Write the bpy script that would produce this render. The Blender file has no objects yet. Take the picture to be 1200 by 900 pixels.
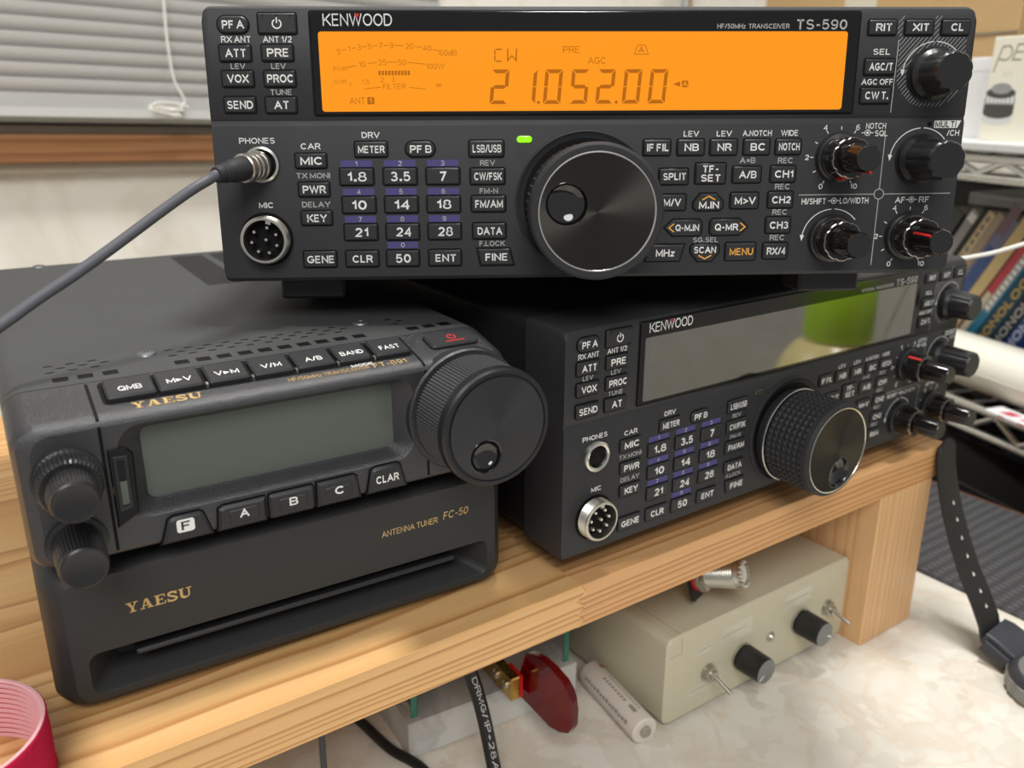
import bpy, math, random
from mathutils import Matrix, Vector
from mathutils.geometry import tessellate_polygon
random.seed(7)
scene = bpy.context.scene
COL = scene.collection
S = 0.001                      # the scene is written in millimetres and built in metres
PI = math.pi
# ------------------------------------------------------------------ camera
# millimetre frame: origin at the lower left front corner of the lower radio,
# x to the right along the wooden stand, y away from the viewer, z up; floor is 841 mm below
FLOOR = -841.0
def W(x, y, z): return Vector((x * S, y * S, (z - FLOOR) * S))
cam_d = bpy.data.cameras.new('camera'); cam = bpy.data.objects.new('camera', cam_d); COL.objects.link(cam)
CR = ((0.82186, -0.56968, 0.00166), (-0.17870, -0.26057, -0.94877), (0.54093, 0.77946, -0.31595))
m3 = Matrix((CR[0], [-v for v in CR[1]], [-v for v in CR[2]])).transposed()
cam.matrix_world = Matrix.Translation(W(-187.585, -236.314, 174.641)) @ m3.to_4x4()
cam_d.sensor_width = 36.0; cam_d.lens = 1014.168 / 1200 * 36
cam_d.clip_start = 0.01; cam_d.clip_end = 50
cam_d.dof.use_dof = True; cam_d.dof.focus_distance = 0.305; cam_d.dof.aperture_fstop = 13
scene.camera = cam
# ------------------------------------------------------------------ light, exposure
world = bpy.data.worlds.new('room_light'); scene.world = world; world.use_nodes = True
bg = world.node_tree.nodes['Background']; bg.inputs[0].default_value = (0.97, 0.98, 1.0, 1); bg.inputs[1].default_value = 0.40
def lamp(name, loc, aim, size, power, col):
    d = bpy.data.lights.new(name, 'AREA'); d.shape = 'DISK'; d.size = size; d.energy = power; d.color = col
    o = bpy.data.objects.new(name, d); COL.objects.link(o); o.location = loc
    o.rotation_euler = (Vector(aim) - Vector(loc)).to_track_quat('-Z', 'Y').to_euler(); return o
lamp('ceiling_lamp', W(170, 40, 1500), W(120, 40, 0), 0.30, 22.5, (1.0, 0.985, 0.95))
lamp('room_lamp', W(-900, -1300, 1500), W(0, 200, 50), 1.0, 28.0, (1.0, 0.985, 0.96))
scene.view_settings.view_transform = 'Standard'; scene.view_settings.look = 'None'
scene.view_settings.exposure = 0.0; scene.view_settings.gamma = 1.0; scene.view_settings.use_curve_mapping = False
scene.cycles.max_bounces = 8; scene.cycles.caustics_reflective = False; scene.cycles.caustics_refractive = False

# ------------------------------------------------------------------ materials
def lin(c): 
    r = []
    for v in c:
        v = v / 255.0; r.append(v / 12.92 if v <= 0.04045 else ((v + 0.055) / 1.055) ** 2.4)
    return (*r, 1.0)
class NT:
    def __init__(s, name):
        s.m = bpy.data.materials.new(name); s.m.use_nodes = True; s.t = s.m.node_tree; s.b = s.t.nodes['Principled BSDF']
    def n(s, typ, **kw):
        nd = s.t.nodes.new(typ)
        for k, v in kw.items():
            if isinstance(k, str) and hasattr(nd, k) and k not in ('inputs',): setattr(nd, k, v)
        return nd
    def l(s, a, b): s.t.links.new(a, b)
    def val(s, sock, v): s.b.inputs[sock].default_value = v
def mat(name, col, rough=0.5, metal=0.0, spec=0.5, coat=0.0, bump=0.0, bscale=1500, var=0.0, emit=None, estr=1.0, trans=0.0, ior=1.45, aniso=0.0, croug=0.05):
    k = NT(name)
    k.val('Base Color', lin(col)); k.val('Roughness', rough); k.val('Metallic', metal); k.val('Specular IOR Level', spec)
    k.val('Coat Weight', coat); k.val('Coat Roughness', croug); k.val('IOR', ior); k.val('Transmission Weight', trans)
    if emit: k.val('Emission Color', lin(emit)); k.val('Emission Strength', estr)
    tc = k.n('ShaderNodeTexCoord')
    nz = k.n('ShaderNodeTexNoise'); nz.inputs['Scale'].default_value = bscale; nz.inputs['Detail'].default_value = 3
    k.l(tc.outputs['Object'], nz.inputs['Vector'])
    if bump:
        bp = k.n('ShaderNodeBump'); bp.inputs['Strength'].default_value = bump; bp.inputs['Distance'].default_value = 0.0004
        k.l(nz.outputs['Fac'], bp.inputs['Height']); k.l(bp.outputs['Normal'], k.b.inputs['Normal'])
    n2 = k.n('ShaderNodeTexNoise'); n2.inputs['Scale'].default_value = 60; n2.inputs['Detail'].default_value = 4
    k.l(tc.outputs['Object'], n2.inputs['Vector'])
    mr = k.n('ShaderNodeMapRange'); mr.inputs['To Min'].default_value = max(0.0, rough - 0.05); mr.inputs['To Max'].default_value = min(1.0, rough + 0.05)
    k.l(n2.outputs['Fac'], mr.inputs['Value']); k.l(mr.outputs[0], k.b.inputs['Roughness'])
    if var:
        mx = k.n('ShaderNodeMix', data_type='RGBA'); a = lin(col); 
        mx.inputs['A'].default_value = tuple(v * (1 - var) for v in a[:3]) + (1,); mx.inputs['B'].default_value = tuple(min(1, v * (1 + var)) for v in a[:3]) + (1,)
        k.l(n2.outputs['Fac'], mx.inputs['Factor']); k.l(mx.outputs['Result'], k.b.inputs['Base Color'])
    if aniso:
        k.val('Anisotropic', aniso); tg = k.n('ShaderNodeTangent', direction_type='RADIAL', axis='Y'); k.l(tg.outputs[0], k.b.inputs['Tangent'])
    return k.m
def mat_wood(name, x0, cols, pith, freq, axis='X', wob=0.012):
    k = NT(name); tc = k.n('ShaderNodeTexCoord'); mp = k.n('ShaderNodeMapping')
    src = tc.outputs['Object']
    if axis == 'Z':
        s0 = k.n('ShaderNodeSeparateXYZ'); c0 = k.n('ShaderNodeCombineXYZ'); k.l(src, s0.inputs[0])
        for i, j in ((0, 2), (1, 1), (2, 0)): k.l(s0.outputs[j], c0.inputs[i])
        src = c0.outputs[0]
    k.l(src, mp.inputs['Vector']); mp.inputs['Location'].default_value = (0, -pith[0] * S, -pith[1] * S)
    nz = k.n('ShaderNodeTexNoise'); nz.inputs['Scale'].default_value = 6; nz.inputs['Detail'].default_value = 3
    ms = k.n('ShaderNodeMapping'); ms.inputs['Scale'].default_value = (0.5, 3.0, 3.0); ms.inputs['Location'].default_value = (x0, x0, 0)
    k.l(src, ms.inputs['Vector']); k.l(ms.outputs[0], nz.inputs['Vector'])
    sp = k.n('ShaderNodeSeparateXYZ'); k.l(mp.outputs[0], sp.inputs[0])
    def mth(op, a, b=None):
        q = k.n('ShaderNodeMath', operation=op)
        for i, v in enumerate((a, b)):
            if v is None: continue
            if isinstance(v, (int, float)): q.inputs[i].default_value = v
            else: k.l(v, q.inputs[i])
        return q.outputs[0]
    r = mth('SQRT', mth('ADD', mth('MULTIPLY', sp.outputs[1], sp.outputs[1]), mth('MULTIPLY', sp.outputs[2], sp.outputs[2])))
    r = mth('ADD', r, mth('MULTIPLY', nz.outputs['Fac'], wob))
    n3 = k.n('ShaderNodeTexNoise'); n3.noise_dimensions = '1D'; n3.inputs['Scale'].default_value = 95; n3.inputs['Detail'].default_value = 2; k.l(r, n3.inputs['W'])
    r = mth('ADD', r, mth('MULTIPLY', n3.outputs['Fac'], 0.010))
    ph = mth('FRACT', mth('MULTIPLY', r, freq))
    cr = k.n('ShaderNodeValToRGB'); e = cr.color_ramp.elements
    e[0].position = 0.0; e[0].color = lin(cols[0]); e[1].position = 1.0; e[1].color = lin(cols[0])
    a = e.new(0.5); a.color = lin(cols[1]); b = e.new(0.88); b.color = lin(cols[2]); 
    k.l(ph, cr.inputs['Fac'])
    fn = k.n('ShaderNodeTexNoise'); fn.inputs['Scale'].default_value = 40; fn.inputs['Detail'].default_value = 4
    mf = k.n('ShaderNodeMapping'); mf.inputs['Scale'].default_value = (0.8, 14, 14); k.l(src, mf.inputs['Vector']); k.l(mf.outputs[0], fn.inputs['Vector'])
    mx = k.n('ShaderNodeMix', data_type='RGBA', blend_type='MULTIPLY'); mx.inputs['Factor'].default_value = 0.28
    k.l(cr.outputs[0], mx.inputs['A']); k.l(fn.outputs['Color'], mx.inputs['B'])
    g = k.n('ShaderNodeHueSaturation'); g.inputs['Value'].default_value = 1.12; g.inputs['Saturation'].default_value = 1.0
    bw = k.n('ShaderNodeRGBToBW'); k.l(fn.outputs['Color'], bw.inputs[0]); k.l(bw.outputs[0], mx.inputs['B'])
    k.l(mx.outputs['Result'], g.inputs['Color']); k.l(g.outputs[0], k.b.inputs['Base Color'])
    k.val('Roughness', 0.42); k.val('Specular IOR Level', 0.4)
    bp = k.n('ShaderNodeBump'); bp.inputs['Strength'].default_value = 0.15; bp.inputs['Distance'].default_value = 0.0005
    k.l(bw.outputs[0], bp.inputs['Height']); k.l(bp.outputs[0], k.b.inputs['Normal'])
    return k.m
def mat_marble(name, c0, c1, c2, scale, rough, vein=0.5):
    k = NT(name); tc = k.n('ShaderNodeTexCoord')
    n1 = k.n('ShaderNodeTexNoise'); n1.inputs['Scale'].default_value = scale; n1.inputs['Detail'].default_value = 5; n1.inputs['Distortion'].default_value = 0.6
    v = k.n('ShaderNodeTexVoronoi'); v.inputs['Scale'].default_value = scale * 2.2
    wn = k.n('ShaderNodeTexNoise'); wn.inputs['Scale'].default_value = scale * 3; wn.inputs['Detail'].default_value = 4
    va = k.n('ShaderNodeVectorMath', operation='MULTIPLY_ADD'); va.inputs[1].default_value = (0.03, 0.03, 0.03)
    k.l(tc.outputs['Object'], n1.inputs['Vector']); k.l(tc.outputs['Object'], wn.inputs['Vector'])
    k.l(wn.outputs['Color'], va.inputs[0]); k.l(tc.outputs['Object'], va.inputs[2]); k.l(va.outputs[0], v.inputs['Vector'])
    sv = k.n('ShaderNodeRGBToBW'); k.l(v.outputs['Color'], sv.inputs[0])
    m1 = k.n('ShaderNodeMix', data_type='RGBA'); m1.inputs['A'].default_value = lin(c0); m1.inputs['B'].default_value = lin(c1)
    k.l(sv.outputs[0], m1.inputs['Factor'])
    cr = k.n('ShaderNodeValToRGB'); e = cr.color_ramp.elements; e[0].position = 0.46; e[0].color = (0, 0, 0, 1); e[1].position = 0.56; e[1].color = (0, 0, 0, 1)
    q = e.new(0.51); q.color = (vein, vein, vein, 1); k.l(n1.outputs['Fac'], cr.inputs['Fac'])
    m2 = k.n('ShaderNodeMix', data_type='RGBA'); m2.inputs['B'].default_value = lin(c2); k.l(cr.outputs[0], m2.inputs['Factor']); k.l(m1.outputs['Result'], m2.inputs['A'])
    k.l(m2.outputs['Result'], k.b.inputs['Base Color']); k.val('Roughness', rough)
    return k.m
M = {}
M['panel'] = mat('radio_panel_plastic', (45, 45, 47), 0.50, bump=0.10, bscale=2500, spec=0.4)
M['case'] = mat('radio_case_metal', (34, 34, 35), 0.48, bump=0.25, bscale=1800, spec=0.4)
M['button'] = mat('button_rubber', (42, 42, 44), 0.45, spec=0.45)
M['gloss_black'] = mat('glossy_black_window', (16, 15, 15), 0.12, spec=0.5, coat=0.0)
M['dark'] = mat('dark_recess', (9, 9, 9), 0.6, spec=0.2)
M['white'] = mat('white_print', (226, 226, 222), 0.6, spec=0.2)
M['grey'] = mat('grey_print', (174, 173, 170), 0.6, spec=0.2)
M['violet'] = mat('violet_print', (78, 74, 122), 0.6, spec=0.2)
M['amber'] = mat('amber_print', (226, 165, 72), 0.6, spec=0.2)
M['red'] = mat('red_print', (196, 40, 38), 0.5, spec=0.3)
M['chrome'] = mat('bright_metal', (214, 212, 206), 0.22, metal=1.0)
M['nickel'] = mat('nickel_metal', (190, 186, 176), 0.32, metal=1.0)
M['knob'] = mat('knob_plastic', (32, 32, 33), 0.34, spec=0.5)
M['knob_gloss'] = mat('knob_glossy_plastic', (22, 20, 19), 0.14, spec=0.6)
M['smoke_chrome'] = mat('smoked_chrome', (138, 131, 126), 0.18, metal=1.0)
M['rubber'] = mat('knob_rubber', (44, 44, 46), 0.62, bump=0.15, bscale=3000, spec=0.35)
M['spun'] = mat('spun_black_metal', (66, 63, 60), 0.34, metal=1.0, aniso=0.85)
M['dimple'] = mat('polished_dimple', (18, 17, 17), 0.08, spec=0.7, coat=0.3)
M['lcd_lit'] = mat('amber_backlit_screen', (30, 16, 2), 0.25, spec=0.25, emit=(253, 152, 24), estr=1.0)
M['lcd_seg'] = mat('screen_segments', (60, 30, 5), 0.4, spec=0.1, emit=(176, 98, 12), estr=1.0)
M['lcd_off'] = mat('unlit_screen', (52, 50, 34), 0.05, spec=0.5, ior=3.0)
M['lcd_grey'] = mat('grey_green_screen', (88, 94, 86), 0.18, spec=0.5)
M['green_led'] = mat('green_light', (60, 120, 10), 0.3, emit=(140, 245, 20), estr=1.3)
M['led_off'] = mat('unlit_light', (60, 62, 50), 0.3)
M['ft_plastic'] = mat('speckled_black_plastic', (42, 42, 45), 0.33, bump=0.6, bscale=2400, spec=0.85)
M['ft_case'] = mat('coated_black_metal', (66, 67, 67), 0.55, bump=0.3, bscale=1600, spec=0.4, var=0.08)
M['gold'] = mat('gold_print', (196, 164, 108), 0.5, spec=0.3)
M['tuner'] = mat('tuner_black_plastic', (46, 46, 46), 0.5, bump=0.25, bscale=1500, spec=0.4)
M['cable'] = mat('grey_cable_sheath', (84, 84, 90), 0.5, spec=0.4)
M['black_cable'] = mat('black_cable_sheath', (24, 24, 25), 0.4, spec=0.45)
M['pink_fuzz'] = mat('red_fleece_tape', (176, 30, 62), 0.95, bump=1.0, bscale=900, spec=0.1, var=0.2)
M['pink_rib'] = mat('pink_woven_tape', (222, 168, 172), 0.8, bump=0.5, bscale=900, spec=0.2)
M['beige'] = mat('beige_painted_steel', (190, 184, 160), 0.5, bump=0.12, bscale=900, spec=0.4, var=0.03)
M['tape'] = mat('clear_label_tape', (196, 190, 172), 0.22, spec=0.5)
M['tape_ink'] = mat('faint_label_ink', (180, 168, 150), 0.4)
M['screw'] = mat('grey_screw', (128, 130, 134), 0.42, metal=0.8)
M['seam'] = mat('seam_line', (138, 130, 108), 0.6)
M['knurl'] = mat('knurled_rubber', (62, 62, 64), 0.5, spec=0.5)
M['bottle_yellow'] = mat('yellow_bottle', (232, 214, 150), 0.25)
M['bottle_green'] = mat('green_cap', (176, 222, 40), 0.35)
M['knob_cap'] = mat('grey_knob_cap', (112, 114, 112), 0.45)
M['battery'] = mat('white_battery_wrap', (206, 198, 186), 0.45, spec=0.4)
M['battery_ink'] = mat('grey_battery_print', (148, 140, 134), 0.5)
M['orange'] = mat('orange_battery_band', (170, 112, 76), 0.5)
M['stone'] = mat_marble('white_marble', (198, 197, 192), (206, 205, 200), (168, 168, 166), 18, 0.3, 0.6)
M['desk'] = mat_marble('marble_pattern_desk', (206, 200, 187), (226, 222, 212), (206, 184, 160), 26, 0.35, 0.38)
M['wall'] = mat_marble('mottled_wallpaper', (222, 218, 208), (230, 227, 218), (214, 207, 193), 9, 0.7, 0.6)
M['floor'] = mat('wooden_floor', (120, 92, 66), 0.5, var=0.1)
M['glass'] = mat('green_tinted_glass', (225, 240, 232), 0.03, trans=1.0, ior=1.45)
M['glass_edge'] = mat('green_glass_edge', (64, 128, 112), 0.15, spec=0.5)
M['acrylic'] = mat('red_acrylic', (150, 8, 24), 0.05, trans=0.75, ior=1.45, spec=0.5)
M['brass'] = mat('gold_metal', (206, 168, 92), 0.28, metal=1.0)
M['red_plastic'] = mat('red_plastic', (206, 30, 26), 0.35)
M['slat'] = mat('blind_slat', (196, 196, 193), 0.34, spec=0.5)
M['cord'] = mat('white_cord', (226, 224, 216), 0.8)
M['trim_grey'] = mat('grey_window_frame', (178, 170, 156), 0.5)
M['sill'] = mat_wood('brown_stained_wood', 3.0, ((172, 126, 86), (162, 116, 78), (138, 94, 60)), (120, -160), 90)
M['mat'] = None
M['strap'] = mat('black_leather', (34, 33, 33), 0.55, bump=0.5, bscale=1200, spec=0.4)
M['watch'] = mat('dark_resin', (52, 54, 60), 0.4, spec=0.45)
M['watch_face'] = mat('grey_watch_top', (128, 128, 126), 0.4, metal=0.4)
M['rack'] = mat('chrome_wire', (206, 206, 202), 0.28, metal=1.0)
M['liner'] = mat('translucent_liner', (206, 208, 206), 0.35, spec=0.4)
M['cardboard'] = mat('cardboard', (178, 148, 104), 0.8, var=0.08)
M['cream_box'] = mat('cream_carton', (226, 222, 206), 0.5)
M['white_box'] = mat('white_carton', (222, 222, 224), 0.5)
M['ink'] = mat('grey_carton_print', (120, 116, 102), 0.5)
M['ink_dark'] = mat('dark_carton_print', (70, 70, 68), 0.5)
M['ink_mid'] = mat('mid_carton_print', (150, 150, 148), 0.5)
M['grey_plastic'] = mat('grey_plastic', (146, 148, 150), 0.4)
M['paper'] = mat('white_paper_roll', (228, 226, 212), 0.6)
M['black_gloss'] = mat('black_cabinet_gloss', (20, 20, 20), 0.10, spec=0.5)
M['brown_edge'] = mat('brown_edge_band', (108, 66, 44), 0.5)
for _n, _c in (('spine_blue', (66, 86, 138)), ('spine_plum', (120, 96, 110)), ('spine_red', (188, 66, 78)), ('spine_gold', (196, 160, 66)), ('ink_white', (196, 202, 214))): M[_n] = mat(_n, _c, 0.55)
M['knob_face_metal'] = mat('brushed_black_face', (72, 72, 74), 0.36, metal=0.85, aniso=0.7)
M['steel_dark'] = mat('dark_steel', (70, 70, 70), 0.35, metal=1.0)

# ------------------------------------------------------------------ mesh building
def rrect(x0, x1, z0, z1, r, n=5):
    r = min(r, (x1 - x0) / 2 - 1e-6, (z1 - z0) / 2 - 1e-6); P = []
    for cx, cz, a0 in ((x1 - r, z1 - r, 0), (x0 + r, z1 - r, 90), (x0 + r, z0 + r, 180), (x1 - r, z0 + r, 270)):
        for i in range(n + 1):
            a = math.radians(a0 + 90.0 * i / n); P.append((cx + r * math.cos(a), cz + r * math.sin(a)))
    return P
def circle(cx, cz, r, n=32): return [(cx + r * math.cos(2 * PI * i / n), cz + r * math.sin(2 * PI * i / n)) for i in range(n)]
def inset(P, d):
    n = len(P); out = []
    A = sum(P[i][0] * P[(i + 1) % n][1] - P[(i + 1) % n][0] * P[i][1] for i in range(n)); sg = 1 if A > 0 else -1
    for i in range(n):
        p, q, r = Vector(P[i - 1]), Vector(P[i]), Vector(P[(i + 1) % n])
        e1, e2 = (q - p), (r - q)
        if e1.length < 1e-9: e1 = e2
        if e2.length < 1e-9: e2 = e1
        e1.normalize(); e2.normalize()
        n1, n2 = Vector((-e1.y, e1.x)) * sg, Vector((-e2.y, e2.x)) * sg
        b = n1 + n2; b = b / max(b.dot(n1), 0.4) if b.length > 1e-6 else n1
        out.append((q.x + b.x * d, q.y + b.y * d))
    return out
I4 = Matrix.Identity(4)
def fr(origin, ex, ey, ez):
    m = Matrix.Identity(4)
    for i, v in enumerate((ex, ey, ez, origin)):
        for j in range(3): m[j][i] = v[j]
    return m
def along(p, q, roll=0.0):          # frame whose -y axis points from p to q
    p, q = Vector(p), Vector(q); d = (q - p).normalized(); up = Vector((0, 0, 1)) if abs(d.z) < 0.95 else Vector((1, 0, 0))
    ex = d.cross(up).normalized(); ez = ex.cross(d).normalized()
    return fr(p, ex, -d, ez) @ Matrix.Rotation(roll, 4, 'Y')
class MB:
    def __init__(s): s.v = []; s.f = []; s.mi = []; s.mats = []
    def _m(s, m):
        if m not in s.mats: s.mats.append(m)
        return s.mats.index(m)
    def add(s, vs, fs, m, T=None):
        b = len(s.v); k = s._m(m)
        if T is not None: vs = [T @ Vector(v) for v in vs]
        s.v += [tuple(v) for v in vs]; s.f += [[i + b for i in f] for f in fs]; s.mi += [k] * len(fs)
        return s
    def loft(s, loops, m, T=None, cap0=True, cap1=True, closed=True):
        n = len(loops[0]); vs = [p for L in loops for p in L]; fs = []
        for j in range(len(loops) - 1):
            for i in range(n if closed else n - 1):
                a, b = j * n + i, j * n + (i + 1) % n; fs.append([a, b, b + n, a + n])
        if cap0: fs.append(list(range(n))[::-1])
        if cap1: fs.append([(len(loops) - 1) * n + i for i in range(n)])
        return s.add(vs, fs, m, T)
    def prism(s, P, y0, y1, m, c=0.0, T=None, back=0.0):     # outline in x,z; y0 is the front
        L = []
        if c: L += [[(x, y0, z) for x, z in inset(P, c)], [(x, y0 + c, z) for x, z in P]]
        else: L += [[(x, y0, z) for x, z in P]]
        if back: L += [[(x, y1 - back, z) for x, z in P], [(x, y1, z) for x, z in inset(P, back)]]
        else: L += [[(x, y1, z) for x, z in P]]
        return s.loft(L, m, T)
    def box(s, x0, x1, y0, y1, z0, z1, m, r=0.0, c=0.0, T=None):
        P = rrect(x0, x1, z0, z1, r, 4) if r else [(x0, z0), (x1, z0), (x1, z1), (x0, z1)]
        return s.prism(P, y0, y1, m, c, T, back=c)
    def holed(s, P, holes, y, m, T=None):                     # flat face at y with holes
        pts = [Vector((a, b, 0)) for a, b in P]; hs = [[Vector((a, b, 0)) for a, b in h] for h in holes]
        tri = tessellate_polygon([pts] + hs); al = [p for p in pts] + [p for h in hs for p in h]
        return s.add([(p.x, y, p.y) for p in al], [list(t) for t in tri], m, T)
    def flat(s, P, y, m, T=None): return s.add([(a, y, b) for a, b in P], [list(range(len(P)))], m, T)
    def lathe(s, prof, m, cx=0, cz=0, n=40, T=None, rf=None, cap0=True, cap1=True):   # prof: (depth outwards, radius)
        L = [[(cx + (r * (rf(i, n, d) if rf else 1)) * math.cos(2 * PI * i / n), -d, cz + (r * (rf(i, n, d) if rf else 1)) * math.sin(2 * PI * i / n)) for i in range(n)] for d, r in prof]
        return s.loft(L, m, T, cap0, cap1)
    def tube(s, pts, r, m, n=12, T=None, res=6, caps=True):
        P = [Vector(p) for p in pts]
        if res > 1 and len(P) > 2:
            Q = []
            for i in range(len(P) - 1):
                p0, p1, p2, p3 = P[max(i - 1, 0)], P[i], P[i + 1], P[min(i + 2, len(P) - 1)]
                for j in range(res):
                    t = j / res; Q.append(0.5 * ((2 * p1) + (-p0 + p2) * t + (2 * p0 - 5 * p1 + 4 * p2 - p3) * t * t + (-p0 + 3 * p1 - 3 * p2 + p3) * t ** 3))
            P = Q + [P[-1]]
        L = []; up = None
        for i, p in enumerate(P):
            d = (P[min(i + 1, len(P) - 1)] - P[max(i - 1, 0)]).normalized()
            if up is None: up = Vector((0, 0, 1)) if abs(d.z) < 0.9 else Vector((1, 0, 0))
            a = d.cross(up).normalized(); up = a.cross(d).normalized()
            L.append([tuple(p + (a * math.cos(2 * PI * k / n) + up * math.sin(2 * PI * k / n)) * r) for k in range(n)])
        return s.loft(L, m, T, caps, caps)
    def stroke(s, pts, w, y, m, T=None, closed=False):
        if len(pts) > 1: V, F = ribbon(pts, w, closed); return s.add([(a, y, c) for a, c in V], F, m, T)
        n = len(pts); V = []; F = []
        for i in range(n):
            a = Vector(pts[i - 1 if (i or closed) else 0]); b = Vector(pts[(i + 1) % n if (i < n - 1 or closed) else i]); d = b - a
            if d.length < 1e-9: d = Vector((1, 0))
            d.normalize(); q = Vector((-d.y, d.x)) * w / 2; p = Vector(pts[i])
            V += [(p.x + q.x, y, p.y + q.y), (p.x - q.x, y, p.y - q.y)]
        for i in range(n if closed else n - 1):
            j = (i + 1) % n; F.append([2 * i, 2 * i + 1, 2 * j + 1, 2 * j])
        return s.add(V, F, m, T)
    def text(s, t, cx, z0, h, m, y=-0.04, T=None, w=None, bold=0.02, align='C', shear=0.0):
        vs, fs, x0, x1 = glyphs(t, bold); k = h / CAP; sx = k if w is None else w / max(x1 - x0, 1e-6)
        ox = {'C': -(x0 + x1) / 2, 'L': -x0, 'R': -x1}[align]
        return s.add([(cx + (a + ox) * sx + shear * b * k, y, z0 + b * k) for a, b in vs], fs, m, T)
    def build(s, name, parent=None, kind=None, label=None, at=None, sharp=32):
        me = bpy.data.meshes.new(name); o = at or Vector((0, 0, 0)); o = Vector(o)
        me.from_pydata([((Vector(v) - o) * S)[:] for v in s.v], [], s.f); 
        for m in s.mats: me.materials.append(M[m] if isinstance(m, str) else m)
        me.polygons.foreach_set('material_index', s.mi); me.polygons.foreach_set('use_smooth', [True] * len(s.f))
        me.update(); me.set_sharp_from_angle(angle=math.radians(sharp)); 
        ob = bpy.data.objects.new(name, me); COL.objects.link(ob); ob.location = o * S
        if parent: ob.parent = parent
        if kind: ob['kind'] = kind
        if label: ob['label'] = label
        return ob
# plain sans lettering drawn as strokes: {character: (width, [strokes])} on a unit box
def _el(cx, cz, rx, rz, a0, a1, n=12): return [(cx + rx * math.cos(math.radians(a0 + (a1 - a0) * i / n)), cz + rz * math.sin(math.radians(a0 + (a1 - a0) * i / n))) for i in range(n + 1)]
FONT = {
 'A': (.92, [[(0, 0), (.5, 1), (1, 0)], [(.2, .33), (.8, .33)]]), 'B': (.74, [[(0, .5), (.66, .5)] + _el(.66, .25, .34, .25, 90, -90) + [(0, 0), (0, 1), (.6, 1)] + _el(.6, .75, .34, .25, 90, -90)]),
 'C': (.86, [_el(.52, .5, .52, .5, 42, 318, 20)]), 'D': (.78, [[(0, 0), (0, 1), (.45, 1)] + _el(.45, .5, .55, .5, 90, -90, 14) + [(0, 0)]]),
 'E': (.64, [[(1, 0), (0, 0), (0, 1), (1, 1)], [(0, .52), (.92, .52)]]), 'F': (.6, [[(0, 0), (0, 1), (1, 1)], [(0, .5), (.86, .5)]]),
 'G': (.88, [_el(.52, .5, .52, .5, 45, 330, 20) + [(.98, .46), (.56, .46)]]), 'H': (.76, [[(0, 0), (0, 1)], [(1, 0), (1, 1)], [(0, .52), (1, .52)]]),
 'I': (0, [[(0, 0), (0, 1)]]), 'K': (.78, [[(0, 0), (0, 1)], [(.95, 1), (0, .36)], [(.3, .58), (1, 0)]]), 'L': (.58, [[(0, 1), (0, 0), (1, 0)]]),
 'M': (.92, [[(0, 0), (0, 1), (.5, .12), (1, 1), (1, 0)]]), 'N': (.76, [[(0, 0), (0, 1), (1, 0), (1, 1)]]), 'O': (.9, [_el(.5, .5, .5, .5, 0, 360, 24)]),
 'P': (.7, [[(0, 0), (0, 1), (.6, 1)] + _el(.6, .72, .4, .28, 90, -90) + [(0, .44)]]), 'Q': (.9, [_el(.5, .5, .5, .5, 0, 360, 24), [(.56, .34), (1.04, -.1)]]),
 'R': (.74, [[(0, 0), (0, 1), (.6, 1)] + _el(.6, .74, .38, .26, 90, -90) + [(0, .48)], [(.55, .48), (1, 0)]]),
 'S': (.7, [_el(.5, .75, .44, .25, 20, 250) + _el(.52, .255, .48, .255, 80, -160)]), 'T': (.74, [[(0, 1), (1, 1)], [(.5, 1), (.5, 0)]]),
 'U': (.76, [[(0, 1), (0, .38)] + _el(.5, .38, .5, .38, 180, 360) + [(1, 1)]]), 'V': (.86, [[(0, 1), (.5, 0), (1, 1)]]), 'W': (1.25, [[(0, 1), (.26, 0), (.5, 1), (.74, 0), (1, 1)]]),
 'X': (.82, [[(0, 0), (1, 1)], [(0, 1), (1, 0)]]), 'Y': (.84, [[(0, 1), (.5, .45), (1, 1)], [(.5, .45), (.5, 0)]]), 'J': (.6, [[(1, 1), (1, .32)] + _el(.5, .32, .5, .32, 360, 180)]),
 'Z': (.74, [[(0, 1), (1, 1), (0, 0), (1, 0)]]), 'z': (.5, [[(0, .66), (1, .66), (0, 0), (1, 0)]]), 'd': (.56, [_el(.48, .34, .48, .34, 0, 360, 18), [(1, 1), (1, 0)]]),
 '0': (.62, [_el(.5, .5, .5, .5, 0, 360, 22)]), '1': (.3, [[(0, .74), (.6, .8), (1, 1), (1, 0)]]), '2': (.62, [_el(.5, .7, .46, .3, 165, -28) + [(0, 0), (1, 0)]]),
 '3': (.62, [_el(.46, .76, .42, .24, 160, -90) + _el(.48, .26, .5, .26, 90, -160)]), '4': (.66, [[(.72, 0), (.72, 1), (0, .28), (1, .28)]]), '5': (.62, [[(.92, 1), (.16, 1), (.06, .5)] + _el(.48, .32, .5, .32, 140, -155)]),
 '6': (.62, [_el(.5, .3, .48, .3, 0, 360, 20), [(.03, .34)] + _el(.56, .62, .52, .38, 165, 40)]), '7': (.6, [[(0, 1), (1, 1), (.36, 0)]]), '8': (.68, [_el(.5, .77, .4, .23, 0, 360, 18), _el(.5, .27, .5, .27, 0, 360, 18)]),
 '9': (.62, [_el(.5, .7, .48, .3, 0, 360, 20), [(.97, .66)] + _el(.44, .38, .52, .38, -15, -140)]), '.': (0, [[(0, 0), (0, .02)]]), '/': (.36, [[(0, 0), (1, 1)]]), '-': (.36, [[(0, .42), (1, .42)]]), '=': (.6, [[(0, .3), (1, .3)], [(0, .62), (1, .62)]]),
 '>': (.6, [[(0, .78), (1, .42), (0, .06)]]), '<': (.6, [[(1, .78), (0, .42), (1, .06)]]), '+': (.6, [[(0, .42), (1, .42)], [(.5, .12), (.5, .72)]]), '∞': (.95, [_el(.25, .4, .25, .26, 0, 360, 16), _el(.75, .4, .25, .26, 180, 540, 16)]), '►': (.7, [])}
CAP = 1.0
_g = {}
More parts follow.
